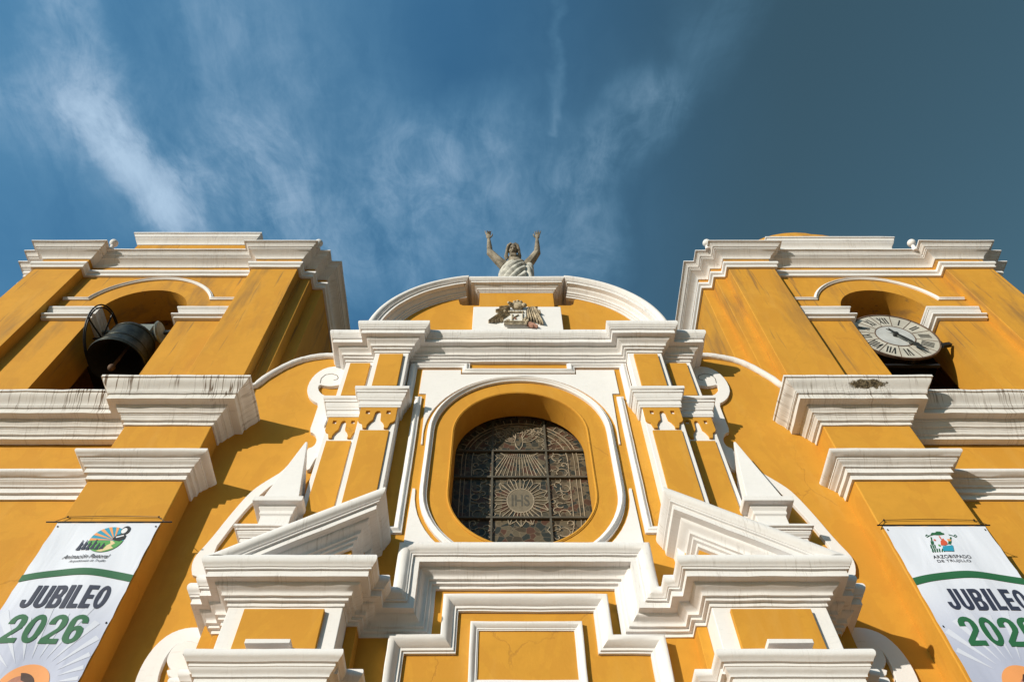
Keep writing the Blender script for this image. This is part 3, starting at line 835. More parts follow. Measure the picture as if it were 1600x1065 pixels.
# --- pediment on top
YTY = 9.92
pc0, pz0, pri, phh = -0.75, 17.25, 2.47, 0.48
tyL = [(-3.2, 17.45)] + [(pc0 + (pri + .03) * math.cos(R(t)), pz0 + (pri + .03) * math.sin(R(t))) for t in range(176, 108, -4)]
ee = [(-1.55, 19.55), (-1.50, 19.30), (-1.42, 19.24), (-1.25, 19.24)]
ty = tyL + ee + [(1.25, 19.24), (1.42, 19.24), (1.50, 19.30), (1.55, 19.55)] + [(-a, b_) for a, b_ in reversed(tyL)]
MB().prism([U(ty)], YTY, 10.5).build('pediment_wall', M_OCH, cath)
pr = [(o_, a_) for o_, a_ in prof_main(.45, phh)]
for side in (0, 1):
    fr = []
    N_ = 26
    for i in range(N_ + 1):
        t = R(182 - (182 - 100.5) * i / N_)
        fr.append((Vector((FX + pc0 + pri * math.cos(t), YTY, pz0 + pri * math.sin(t))), Vector((0, -1, 0)), Vector((math.cos(t), 0, math.sin(t)))))
    S = [[P_ + O * o_ + A * a_ for o_, a_ in pr] for P_, O, A in fr]
    # mitred return at the upper end
    xe = FX - 1.565
    last = [Vector((xe + max(o_, -.05) * .62, YTY - o_, pz0 + math.sqrt(max(.01, (pri + a_) ** 2 - (xe + max(o_, 0) * .62 - FX - pc0) ** 2)))) for o_, a_ in pr]
    S = S[:-1] + [last, [Vector((v.x, 10.5, v.z)) for v in last]]
    m_ = MB().loft(S).wob(.006)
    (m_.mirror(FX) if side else m_).build('curved_cornice', M_WLIP, cath)
# middle block carrying the statue
blk = MB().box(FX - .98, FX + .98, 9.80, 10.85, 17.4, 20.0).build('statue_plinth_block', M_OCH, cath, bevel=.01)
MB().box(FX - 1.12, FX + 1.12, 9.70, 10.45, 17.4, Zp(479, 9.70)).build('white_panel', M_WHF, blk, bevel=.01)
molding(MB(), secs_plan([(FX - .98, 10.85), (FX - .98, 9.80), (FX + .98, 9.80), (FX + .98, 10.85)], 19.70), prof_main(.31, .42), .2).wob(.006).build('cornice', M_WLIP, blk)
MB().box(FX - 1.1, FX + 1.1, 9.7, 10.85, 20.0, 20.115).build('block_top', M_WH, blk)

# --- main entablature, jumping up over the central panel
ZM, HM, PM = 9.14, 0.63, 0.47
UB = 1.46
left = [(-4.79, YW + .05), (-4.79, 9.99), (-4.61, 9.99), (-4.61, 9.80), (-4.43, 9.80), (-4.43, 9.36), (-2.73, 9.36), (-2.73, 9.80), (-2.57, 9.80), (-2.57, 10.07), (-UB, 10.07)]
F = secs_plan(U(left), ZM)[:-1]
E = secs_elev(U([(-2.57, ZM), (-UB, ZM), (-UB, ZM + .92), (UB, ZM + .92), (UB, ZM), (2.57, ZM)]), 10.07)[1:-1]
Rt = secs_plan([(2 * FX - a, b_) for a, b_ in reversed(U(left))], ZM)[1:]
molding(MB(), F + E + Rt, prof_main(PM, HM), .2).wob(.007).build('cornice', M_WLIP, cath, label='big stepped cornice that rises over the central panel')
MB().box(FX - 1.95, FX + 1.95, 9.75, 10.5, 10.35, 10.68).build('window_sill', M_WH, cath)
# entablature blocks over the lower columns
for side in (0, 1):
    mir = (lambda m_: m_.mirror(FX)) if side else (lambda m_: m_)
    bk = mir(MB().box(FX - 4.43, FX - 2.73, 9.36, 10.2, 7.9, 9.6)).build('frieze_block', M_WHF, cath, bevel=.012)
    mir(MB().box(FX - 4.16, FX - 2.98, 9.29, 9.5, 8.0, 9.06)).build('frieze_panel', M_OCH, bk, bevel=.008)
    a = XZ(387, 1000, 9.2); b_ = XZ(458.5, 996, 9.2)
    mir(MB().box(a[0], b_[0], 9.10, 9.3, 8.335, 8.405)).build('small_plaque', M_WHF, bk, bevel=.008)
    mir(MB().box(FX - 4.61, FX - 4.43, 9.80, 10.4, 0, 9.6)).build('column_return', M_OCH, cath, bevel=.01)
    mir(MB().box(FX - 4.79, FX - 4.61, 9.99, 10.5, 0, 9.6)).build('column_return', M_OCH, cath, bevel=.01)
    mir(MB().box(FX - 2.73, FX - 2.57, 9.80, 10.4, 0, 9.6)).build('column_return', M_OCH, cath, bevel=.01)
    # column (its capital is all the photograph shows)
    mir(MB().box(FX - 4.30, FX - 2.86, 9.42, 10.2, 0, 7.75)).build('column_shaft', M_OCH, cath, bevel=.01)
    cp = [(-4.79, YW), (-4.79, 9.99), (-4.61, 9.99), (-4.61, 9.80), (-4.43, 9.80), (-4.43, 9.36), (-2.80, 9.36), (-2.80, 9.80), (-2.57, 9.80), (-2.57, 10.1)]
    mir(molding(MB(), secs_plan(U(cp), 7.66), prof_butt_low(.27, .60), .2).wob(.005)).build('capital', M_WH, cath)
    mir(MB().box(FX - 4.6, FX - 2.6, 9.3, 10.3, 8.0, 8.25)).build('capital_top', M_WH, cath)
    # small flat ledge to the roof of the entablature block
    mir(MB().box(FX - 4.75, FX - 2.4, 9.05, 10.45, 9.55, 9.752)).build('entablature_top', M_WH, cath)
    # raking half pediment, with its return at the high end
    pr = prof_main(PM, .60, .1)
    sl = 0.60; ca = 1 / math.sqrt(1 + sl * sl)
    ulow, uhi = -5.15, -2.80
    zlow = 9.83 - .60 / ca + (ulow + 4.74) * sl
    def rk(uu, o_, a_): return (FX + uu, 9.36 - o_, zlow + (uu - ulow) * sl + a_ / ca)
    S = [[Vector(rk(ulow + (uhi - ulow) * i / 12, o_, a_)) for o_, a_ in pr] for i in range(12)]
    mt = [Vector(rk(uhi + max(o_, 0), o_, a_)) for o_, a_ in pr]
    S += [mt, [Vector((v.x, v.y * .5 + 5.1, v.z)) for v in mt], [Vector((v.x, 10.2, v.z)) for v in mt]]
    rkm = MB().loft(S).wob(.007); bm = bmesh.new(); bv = [bm.verts.new(v) for v in rkm.v]
    for f in rkm.f:
        try: bm.faces.new([bv[i] for i in f])
        except ValueError: pass
    r_ = bmesh.ops.bisect_plane(bm, geom=bm.verts[:] + bm.edges[:] + bm.faces[:], plane_co=(0, 0, 9.735), plane_no=(0, 0, 1), clear_inner=True)
    bm.verts.index_update(); rk2 = MB().add([v.co.copy() for v in bm.verts], [tuple(v.index for v in f.verts) for f in bm.faces]); bm.free()
    mir(rk2).build('raking_cornice', M_WLIP, cath)
    ti = [rk(ulow, 0, .1), rk(uhi, 0, .1), (FX + uhi, 0, 9.5), (FX + ulow, 0, 9.5)]
    mir(MB().prism([[(t_[0], t_[2]) for t_ in (rk(-4.3, 0, .12), rk(uhi, 0, .12))] + [(FX + uhi, 9.6), (FX - 4.3, 9.6)]], 9.40, 10.2)).build('half_pediment', M_OCH, cath)

# eared frame and little panel on the lower wall
ear = [(-1.85, 4.0), (-1.85, 8.84), (-1.07, 8.84), (-1.07, 9.60)]
molding(MB(), secs_elev(U(ear + [(-a, b_) for a, b_ in reversed(ear)]), 10.07), prof_ear(.235, .19), .25).wob(.006).build('panel_frame', M_WH, cath)
z0_, z1_ = 8.42, 9.26
molding(MB(), secs_elev(U([(-.74, z0_), (-.74, z1_), (.74, z1_), (.74, z0_)]), 10.07, True), prof_ear(.125, .085), .25, loop=True).wob(.005).build('panel_frame', M_WH, cath)

# --- flat white scrolls on the screen wall (outlines on the wall, 6 cm proud)
YS = 10.44


def c7(l): return [XZ(440 + a / 3.804, 560 + b_ / 3.804, YS) for a, b_ in l]


def c4(l): return [XZ(290 + a / 3.277, 740 + b_ / 3.277, YS) for a, b_ in l]


def cl_(l): return [XZ(200 + a / 3.636, 960 + b_ / 3.636, YS) for a, b_ in l]


vol = c7([(400, 50), (330, 48), (262, 58), (210, 88), (172, 130), (150, 185), (160, 228), (190, 258), (222, 270), (196, 350), (165, 438), (192, 446), (208, 470), (208, 498), (190, 526), (150, 540),
          (146, 600), (150, 690), (215, 572), (300, 560), (330, 340), (290, 330), (262, 420), (248, 412), (278, 350), (275, 300), (262, 225), (235, 212), (216, 185), (224, 156), (258, 166), (300, 168), (345, 160), (390, 150)])
big = c4([(35, 530), (30, 480), (40, 440), (62, 408), (100, 368), (150, 310), (205, 240), (262, 172), (310, 118), (350, 80), (400, 46), (450, 16), (490, -8), (540, -60), (580, -120),
          (600, -60), (560, 0), (500, 30), (440, 60), (395, 98), (340, 150), (290, 205), (240, 265), (195, 325), (150, 385), (140, 470), (150, 530)])
lowv = cl_([(10, 500), (30, 420), (60, 330), (105, 245), (165, 168), (235, 112), (310, 82), (380, 73), (440, 80), (486, 106), (440, 190), (396, 166), (352, 152), (300, 160), (262, 184), (220, 235), (190, 300), (170, 370), (160, 500)])
disc = cl_([(228, 250), (255, 200), (295, 168), (345, 158), (400, 172), (460, 215), (480, 300), (430, 345), (300, 338), (250, 325), (224, 285)])
lft = cl_([(232, 340), (420, 335), (430, 520), (320, 520), (300, 400), (240, 385)])


def smooth_poly(l, it=2):
    for _ in range(it):
        o_ = []
        n = len(l)
        for i in range(n):
            a, b_ = Vector(l[i]), Vector(l[(i + 1) % n])
            o_ += [tuple(a * .75 + b_ * .25), tuple(a * .25 + b_ * .75)]
        l = o_
    return l


for nm, poly, y0 in (('scroll_ornament', vol, YS - .02), ('curved_band', big, YS - .012), ('scroll_ornament', lowv, YS - .02), ('scroll_disc', disc, YS - .05), ('scroll_foot', lft, YS - .16)):
    sp = smooth_poly(poly, 1)
    m_ = MB().prism([sp], y0, YW + .02)
    m_.build(nm, M_WHF, cath, smooth=30, bevel=.006)
    m_.mirror(FX).build(nm, M_WHF, cath, smooth=30, bevel=.006)
# incised spiral line on the volutes
sp_ = c7([(230, 150), (236, 122), (262, 100), (300, 94), (330, 104), (338, 118), (330, 128), (310, 132)])
sp2 = cl_([(318, 232), (322, 243), (340, 248), (362, 244)])
for pts in (sp_, sp2):
    for side in (0, 1):
        m_ = MB().strip(pts if not side else [(2 * FX - a, b_) for a, b_ in pts], .014, YS - (.021 if pts is sp_ else .051), th=.004)
        m_.build('incised_line', M_ROOM, cath, smooth=0)

# --- obelisks on their pedestals
for side in (0, 1):
    mir = (lambda m_: m_.mirror(FX)) if side else (lambda m_: m_)
    uc = -4.40; yc = 10.12
    ob = MB()
    ring = lambda h_, z_: [(FX + uc - h_, yc - h_, z_), (FX + uc + h_, yc - h_, z_), (FX + uc + h_, yc + h_, z_), (FX + uc - h_, yc + h_, z_)]
    ob.loft([ring(.335, 11.80), ring(.335, 11.86), ring(.02, 13.86)])
    o1 = mir(ob.wob(.004)).build('obelisk', M_WHF, cath, smooth=0, bevel=.01)
    pd = MB(); pd.loft([ring(.27, 11.1), ring(.27, 11.50), ring(.30, 11.53), ring(.30, 11.60), ring(.335, 11.66), ring(.335, 11.70), ring(.44, 11.705), ring(.45, 11.72), ring(.45, 11.82)])
    mir(pd).build('pedestal', M_WH, o1, smooth=0, bevel=.008)
    bs = [(FX + uc - .42, YW + .1), (FX + uc - .42, 9.92), (FX + uc + .6, 9.92)]
    mir(molding(MB(), secs_plan(bs, 10.86), prof_cap(.20, .33), .2).wob(.005)).build('pedestal_cornice', M_WLIP, o1)
    mir(MB().box(FX + uc - .42, FX + uc + .6, 9.92, 10.6, 9.6, 11.15)).build('pedestal_base', M_OCH, o1)

# ------------------------------------------------------------------ eagle relief
eg = empty('eagle_relief', (FX, 9.68, 17.6), 'carved brown eagle with spread wings and white shield on the panel below the statue', 'relief')


def ER(x_, y_): return XZ(740 + x_ / 10, 460 + y_ / 10, 9.66)


def feather(mb, a, b_, w, y, lift=.05):
    a, b_ = Vector(a), Vector(b_); t = (b_ - a).normalized(); n_ = Vector((-t.y, t.x)); S = []
    for i in range(7):
        s_ = i / 6; ww = w * (math.sin(math.pi * (0.14 + .80 * s_)) ** .6); c_ = a.lerp(b_, s_)
        S.append([(c_.x - n_.x * ww, y, c_.y - n_.y * ww), (c_.x - n_.x * ww * .5, y - lift * .8, c_.y - n_.y * ww * .5), (c_.x, y - lift, c_.y), (c_.x + n_.x * ww * .5, y - lift * .8, c_.y + n_.y * ww * .5), (c_.x + n_.x * ww, y, c_.y + n_.y * ww)])
    mb.loft(S)


for s_, data in ((0, [((540, 215), (235, 425), .055), ((550, 225), (285, 430), .05), ((555, 250), (335, 422), .05), ((560, 275), (375, 415), .05), ((560, 300), (415, 410), .05), ((565, 330), (455, 405), .045), ((560, 215), (345, 260), .06), ((570, 205), (400, 222), .05)]),
                 (1, [((840, 230), (865, 400), .045), ((860, 225), (905, 412), .05), ((885, 225), (950, 425), .05), ((910, 220), (1000, 440), .05), ((935, 225), (1045, 455), .055), ((955, 232), (1085, 462), .05), ((850, 225), (1000, 215), .055), ((930, 222), (1045, 300), .05)])):
    wg = MB()
    for j, (a, b_, w) in enumerate(data): feather(wg, ER(*a), ER(*b_), w * .8, 9.70 - .02 * (j % 2), .10)
    wg.build('wing', M_EAGLE, eg, smooth=30)
hd = MB(); c_ = ER(690, 215)
hd.ell((c_[0], 9.60, c_[1]), .17, .10, .15, 14, 9)
for dx, dz_, r_ in ((-.16, -.02, .075), (.16, -.02, .075), (-.08, .12, .05), (0, .15, .055), (.08, .12, .05)): hd.ell((c_[0] + dx, 9.56, c_[1] + dz_), r_, .06, r_, 10, 7)
hd.tube([(c_[0] - .16, 9.54, c_[1]), (c_[0] - .24, 9.46, c_[1] - .05), (c_[0] - .25, 9.46, c_[1] - .14)], [.05, .035, .008], 8)
hd.build('head', M_EAGLE, eg)
a, b_ = ER(470, 262), ER(835, 480)
sh = MB().box(a[0], b_[0], 9.62, 9.69, b_[1], a[1]).build('shield', M_RELW, eg, bevel=.02)
dt = MB()
for (xa, ya), (xb, yb), w in [((555, 305), (775, 305), .045), ((600, 330), (600, 440), .02), ((765, 320), (765, 440), .02), ((605, 400), (700, 345), .018), ((475, 455), (840, 455), .05), ((475, 490), (830, 490), .05)]:
    dt.strip([ER(xa, ya), ER(xb, yb)], w, 9.62, th=.035)
for x_ in (560, 595, 640, 690, 730, 770): q_ = ER(x_, 300); dt.ell((q_[0], 9.60, q_[1]), .028, .03, .03, 8, 6)
for x_, y_ in ((490, 295), (520, 450), (545, 440), (800, 430), (820, 400), (845, 440), (830, 470)): q_ = ER(x_, y_); dt.ell((q_[0], 9.60, q_[1]), .04, .04, .05, 8, 6)
dt.wob(.006).build('shield_carving', M_EAGLE, sh)
dp = MB()
for x_, y_ in ((655, 405),): q_ = ER(x_, y_); dp.ell((q_[0], 9.61, q_[1]), .03, .03, .03, 8, 6)
dp.build('shield_charge', M_PINK, sh)
tl = MB(); feather(tl, ER(850, 440), ER(1000, 505), .07, 9.69, .09); feather(tl, ER(850, 470), ER(930, 510), .05, 9.67, .09)
tl.build('tail', M_PINK, eg)

# ------------------------------------------------------------------ statue
SX, SY, SZ = 0.38, 10.30, 20.13
st = empty('statue', (SX, SY, SZ), 'weathered stone statue of a robed bearded man raising both arms, on top of the gable', 'statue')


def SP(x_, y_, z_): return Vector((SX + x_, SY + y_, SZ + z_))


def folds(x_, z_):
    w = min(1, max(0, (x_ - .18) / .14))
    a = abs(math.sin(11.5 * (z_ * .62 - 1.15 * x_) + .6 * math.sin(3 * z_)))
    b_ = abs(math.sin(19 * x_ + .5 * z_))
    return (a * (1 - w) + b_ * w) ** .8


def robe(lv, amp, n=96):
    S = []
    for z_, rx, ry, cy in lv:
        ring = []
        for i in range(n):
            a = 2 * math.pi * i / n; x_, y_ = rx * math.cos(a), ry * math.sin(a)
            f = 1 + amp * (folds(x_, z_) - .5) * (1.0 if y_ < .1 else .4)
            ring.append(SP(x_ * f, cy + y_ * f, z_))
        S.append(ring)
    return S


def lvls(keys, m_=5):
    o_ = []
    for a, b_ in zip(keys, keys[1:]):
        for i in range(m_): o_.append(tuple(p_ + (q_ - p_) * i / m_ for p_, q_ in zip(a, b_)))
    return o_ + [keys[-1]]


rb = MB()
rb.loft(robe(lvls([(0, .52, .42, .05), (1.0, .47, .37, .02), (1.75, .40, .28, .04), (2.12, .38, .24, .03), (2.30, .33, .22, .02), (2.40, .21, .17, -.02), (2.60, .13, .13, -.08)]), .10))
HR = Matrix.Rotation(R(46), 3, 'X'); HO = Vector((-.08, -.10, 2.56)); HK = 1.78


def HP(x_, y_, z_):
    v = HO + HR @ (Vector((x_, y_, z_)) * HK); return SP(*v)


def hell(mb, c_, rx, ry, rz, n=16, m_=10): mb.ell(HP(*c_), rx * HK, ry * HK, rz * HK, n, m_, HR)


def htube(mb, pts, rs, n=8): mb.tube([HP(*p_) for p_ in pts], [r_ * HK for r_ in rs], n)


rb.tube([SP(-.05, 0, 2.34), HP(0, 0, .02)], [.18, .15], 12)
hell(rb, (0, -.01, .13), .076, .092, .112, 20, 14)
hell(rb, (0, -.045, .065), .055, .058, .062)
htube(rb, [(0, -.100, .155), (0, -.124, .108), (0, -.106, .098)], [.009, .017, .015])
for s_ in (-1, 1):
    hell(rb, (s_ * .033, -.094, .160), .026, .014, .008, 10, 7)
    hell(rb, (s_ * .033, -.086, .140), .016, .010, .008, 10, 7)
    hell(rb, (s_ * .042, -.070, .105), .024, .022, .028, 10, 7)
hell(rb, (0, -.100, .072), .024, .010, .006, 10, 6)
for s_, sh_, el, wr_, tip in ((-1, (-.34, .03, 2.24), (-.78, -.20, 2.72), (-.82, -.44, 3.17), (-.85, -.57, 3.46)), (1, (.32, .03, 2.24), (.66, -.20, 2.72), (.67, -.44, 3.17), (.70, -.57, 3.47))):
    sh_, el, wr_, tip = map(Vector, (sh_, el, wr_, tip))
    pts = [sh_, sh_.lerp(el, .5) + Vector((0, 0, -.03)), el, el.lerp(wr_, .35), el.lerp(wr_, .7), wr_]
    rb.tube([SP(*p_) for p_ in pts], [.15, .115, .098, .088, .068, .050], 12)
    rb.tube([SP(*p_) for p_ in pts[:3]] + [SP(*el.lerp(wr_, .12))], [.17, .14, .118, .10], 9)
    up = (tip - wr_).normalized(); sd_ = Vector((1, 0, 0)); fw = up.cross(sd_).normalized()
    if fw.y > 0: fw = -fw
    pm = wr_ + up * .10
    rot = Matrix((sd_, -fw, up)).transposed()
    rb.ell(SP(*pm), .078, .036, .10, 12, 8, rot)
    for j, (fx_, ln, sp__) in enumerate([(-.058, .15, -.22), (-.020, .175, -.06), (.020, .165, .08), (.056, .13, .22)]):
        b0 = pm + sd_ * fx_ * -s_ + up * .07
        cu = .0 if (s_ > 0 or j == 0) else .85
        b1 = b0 + up * ln * .52 + sd_ * (sp__ * .08 * -s_) + fw * (.015 + .05 * cu)
        b2 = b1 + up * ln * .5 * (1 - 1.5 * cu) + sd_ * (sp__ * .08 * -s_) + fw * (.02 + .06 * cu)
        rb.tube([SP(*b0), SP(*b1), SP(*b2)], [.022, .020, .013], 7)
    t0 = pm + sd_ * (.06 * -s_) - up * .03
    rb.tube([SP(*t0), SP(*(t0 + sd_ * (.055 * -s_) + up * .05 + fw * .03)), SP(*(t0 + sd_ * (.07 * -s_) + up * .115 + fw * .045))], [.026, .023, .015], 7)
body = rb.build('body', M_STONE, st)
rm = body.modifiers.new('remesh', 'REMESH'); rm.mode = 'VOXEL'; rm.voxel_size = .011; rm.use_smooth_shade = True
hr = MB()
hell(hr, (0, .030, .170), .098, .100, .098, 18, 12)
for s_ in (-1, 1):
    for k_ in range(5):
        q_ = .022 * k_
        htube(hr, [(s_ * .030, -.055 + q_, .245), (s_ * .078, -.062 + q_ * 1.2, .205), (s_ * .098, -.055 + q_ * 1.3, .13), (s_ * (.108 + .004 * k_), -.045 + q_ * 1.3, .05), (s_ * (.095 + .006 * k_), -.05 + q_ * 1.3, -.03)], [.018, .024, .027, .026, .014])
for k_ in range(6): htube(hr, [(-.045 + .018 * k_, -.088, .062), (-.035 + .014 * k_, -.095, .02), (-.02 + .008 * k_, -.080, -.025)], [.015, .017, .007], 7)
for s_ in (-1, 1): htube(hr, [(s_ * .005, -.112, .088), (s_ * .035, -.098, .075)], [.008, .006], 6)
hr.build('hair', M_STONE, st)
mt = MB()
mt.loft(robe(lvls([(.5, .56, .45, .04), (1.0, .50, .40, .04), (1.5, .47, .35, .04), (1.85, .43, .30, .03), (2.05, .39, .26, .02), (2.18, .33, .21, .01), (2.28, .22, .15, .0)], 10), .30, 120))
mt.loft([[SP(.40 + .14 * math.cos(a), .02 + .15 * math.sin(a), z_) for a in (2 * math.pi * i / 14 for i in range(14))] for z_ in (.6, 1.2, 1.7, 2.0, 2.2)])
mtl = mt.build('mantle', M_MANTLE, st)

# ------------------------------------------------------------------ bell
BX, BY, BZ = -9.98, 10.95, 18.05
bl = empty('church_bell', (BX, BY, BZ), 'big dark bronze bell hanging with its rope wheel in the left tower arch', 'bell')
outp = [(.735, 0), (.745, .04), (.71, .12), (.665, .28), (.635, .50), (.61, .75), (.59, 1.0), (.565, 1.14), (.47, 1.26), (.24, 1.32), (0.01, 1.33)]
inp = [(.735, 0), (.69, .02), (.60, .15), (.53, .34), (.47, .60), (.43, .95), (.36, 1.12), (.01, 1.18)]
MB().lathe(outp, (BX, BY, BZ), 48).build('bell_body', M_BRONZE, bl)
bi = MB().lathe(inp, (BX, BY, BZ + .002), 48).build('bell_cavity', M_BIN, bl)
rg = MB()
for r_, z_ in ((.725, .09), (.645, .45), (.595, 1.02)):
    rg.tube([(BX + r_ * math.cos(a), BY + r_ * math.sin(a), BZ + z_) for a in (2 * math.pi * i / 40 for i in range(41))], .013, 6)
rg.build('moulded_ring', M_BRONZE, bl)
MB().tube([(BX, BY, BZ + 1.1), (BX, BY - .02, BZ - .15)], [.03, .045], 8).ell((BX, BY - .03, BZ - .25), .09, .09, .11, 14, 10).build('clapper', M_RUST, bl)
ysk = MB().obox((BX, BY, BZ + 1.52), (.36, 0, 0), (0, .13, 0), (0, 0, .24)).obox((BX, BY, BZ + 1.52), (1.12, 0, 0), (0, .05, 0), (0, 0, .05))
ysk.build('headstock', M_GREYM, bl, bevel=.02)
MB().lathe([(.0, -.04), (.30, -.04), (.33, 0), (.30, .04), (0, .04)], (0, 0, 0), 28).build('counterweight', M_GREYM, bl, label=None)
cw = [o for o in bl.children if o.name.startswith('counterweight')][0]
cw.location = (BX + .62, BY - .10, BZ + 1.32); cw.rotation_euler = (R(8), R(82), 0)
wl = MB(); wr = .92; wx = BX - .86; wc = (BY - .02, BZ + 1.15)
for rr in (wr, wr - .07):
    wl.tube([(wx, wc[0] + rr * math.cos(a), wc[1] + rr * math.sin(a)) for a in (2 * math.pi * i / 48 for i in range(49))], .022, 6)
for k_ in range(4):
    a = R(20 + 90 * k_); wl.tube([(wx, wc[0], wc[1]), (wx, wc[0] + wr * math.cos(a), wc[1] + wr * math.sin(a))], .022, 6)
wl.build('rope_wheel', M_IRON, bl)
MB().tube([(wx - .25, wc[0], wc[1]), (BX + 1.15, wc[0], wc[1] + .35)], .03, 8).build('axle', M_IRON, bl)

# ------------------------------------------------------------------ clock
KX, KY, KZ, KR = 2 * TX + 9.98 - .12, 10.72, 19.0, 1.08
ck = empty('tower_clock', (KX, KY, KZ), 'large round white clock dial with black roman numerals in the right tower arch', 'clock')


def disc_(r0, r1, n=72, c_=(KX, KZ)):
    return [[(c_[0] + r1 * math.cos(2 * math.pi * i / n), c_[1] + r1 * math.sin(2 * math.pi * i / n)) for i in range(n)]] + ([[(c_[0] + r0 * math.cos(2 * math.pi * i / n), c_[1] + r0 * math.sin(2 * math.pi * i / n)) for i in range(n)]] if r0 else [])


MB().prism(disc_(0, KR), KY, KY + .04).build('dial', M_DIAL, ck)
MB().prism(disc_(KR - .01, KR + .03), KY - .02, KY + .045).build('rim', M_RUST, ck)
MB().prism(disc_(0, .50), KY - .008, KY + .01).build('dial_centre', M_HUB, ck)
MB().prism(disc_(.485, .51), KY - .014, KY).build('inner_ring', M_RUST, ck)
dv_ = MB()
for k_ in range(12):
    a = R(15 + 30 * k_)
    dv_.strip([(KX + .50 * math.cos(a), KZ + .50 * math.sin(a)), (KX + 1.06 * math.cos(a), KZ + 1.06 * math.sin(a))], .018, KY, th=.006)
dv_.build('hour_division', M_RUST, ck, smooth=0)
NUM = ['XII', 'I', 'II', 'III', 'IIII', 'V', 'VI', 'VII', 'VIII', 'IX', 'X', 'XI']
W_ = {'I': .070, 'V': .12, 'X': .13}
for k_, s_ in enumerate(NUM):
    a = R(90 - 30 * k_); er = Vector((math.cos(a), math.sin(a))); et = Vector((math.sin(a), -math.cos(a)))
    tot = sum(W_[c_] for c_ in s_); u0 = -tot / 2; mb = MB()
    c0 = Vector((KX, KZ)) + er * .79
    for c_ in s_:
        w = W_[c_]; um = u0 + w / 2; h_ = .155
        def pt(uu, vv): q_ = c0 + et * uu + er * vv; return (q_.x, q_.y)
        if c_ == 'I': mb.strip([pt(um, -h_), pt(um, h_)], .033, KY, th=.007)
        elif c_ == 'V':
            mb.strip([pt(um - w * .36, h_), pt(um, -h_)], .034, KY, th=.007); mb.strip([pt(um + w * .36, h_), pt(um + .008, -h_)], .016, KY, th=.009)
        else:
            mb.strip([pt(um - w * .36, h_), pt(um + w * .36, -h_)], .034, KY, th=.007); mb.strip([pt(um + w * .36, h_), pt(um - w * .36, -h_)], .016, KY, th=.009)
        u0 += w
    mb.build('numeral', M_NUM, ck, smooth=0)


def hand(ang, ln, w, yy, tail):
    a = R(90 - ang); er = Vector((math.cos(a), math.sin(a))); et = Vector((math.sin(a), -math.cos(a))); c0 = Vector((KX, KZ))
    o_ = [(-w * .6, -tail), (-w * .35, 0), (-w * .55, ln * .35), (-w * .35, ln * .55), (-w * 1.1, ln * .62), (-w * .5, ln * .76), (-w * .4, ln * .8), (0, ln), (w * .4, ln * .8), (w * .5, ln * .76), (w * 1.1, ln * .62), (w * .35, ln * .55), (w * .55, ln * .35), (w * .35, 0), (w * .6, -tail), (0, -tail * .7)]
    return MB().prism([[tuple(c0 + et * u_ + er * v_) for u_, v_ in o_]], yy - .02, yy).build('hand', M_GREYM if ln < .7 else M_NUM, ck, bevel=.003)


hand(147, .66, .085, KY - .05, .12)
hand(150, .97, .075, KY - .085, .28)
MB().prism(disc_(0, .06, 24), KY - .115, KY).build('hub', M_NUM, ck)
bk = MB()
bk.box(KX - 1.15, KX + .7, KY + .16, KY + .24, KZ - 1.16, KZ - 1.08).box(KX - 1.15, KX + .9, KY + .16, KY + .24, KZ + .62, KZ + .70)
bk.box(KX - .05, KX + .05, KY + .05, KY + .2, KZ - 1.12, KZ + .66).obox((KX + 1.12, KY - .02, KZ - .48), (.12, 0, .03), (0, .05, 0), (-.02, 0, .05))
bk.build('mounting_frame', M_IRON, ck)

# ------------------------------------------------------------------ banners
YBN = 9.93


def drape(mb, pts, tris, lift, wave, step=.11):
    """lay a flat print on the waving cloth: cut it small enough to follow"""
    bm = bmesh.new(); vv = [bm.verts.new((a, 0, b_)) for a, b_ in pts]
    for t in tris:
        try: bm.faces.new([vv[i] for i in t])
        except ValueError: pass
    for _ in range(6):
        L = [e for e in bm.edges if e.calc_length() > step]
        if not L: break
        bmesh.ops.subdivide_edges(bm, edges=L, cuts=1)
        bmesh.ops.triangulate(bm, faces=bm.faces)
    bm.verts.index_update()
    mb.add([(v.co.x, YBN - lift + wave(v.co.x, v.co.z), v.co.z) for v in bm.verts], [tuple(v.index for v in f.verts) for f in bm.faces]); bm.free()


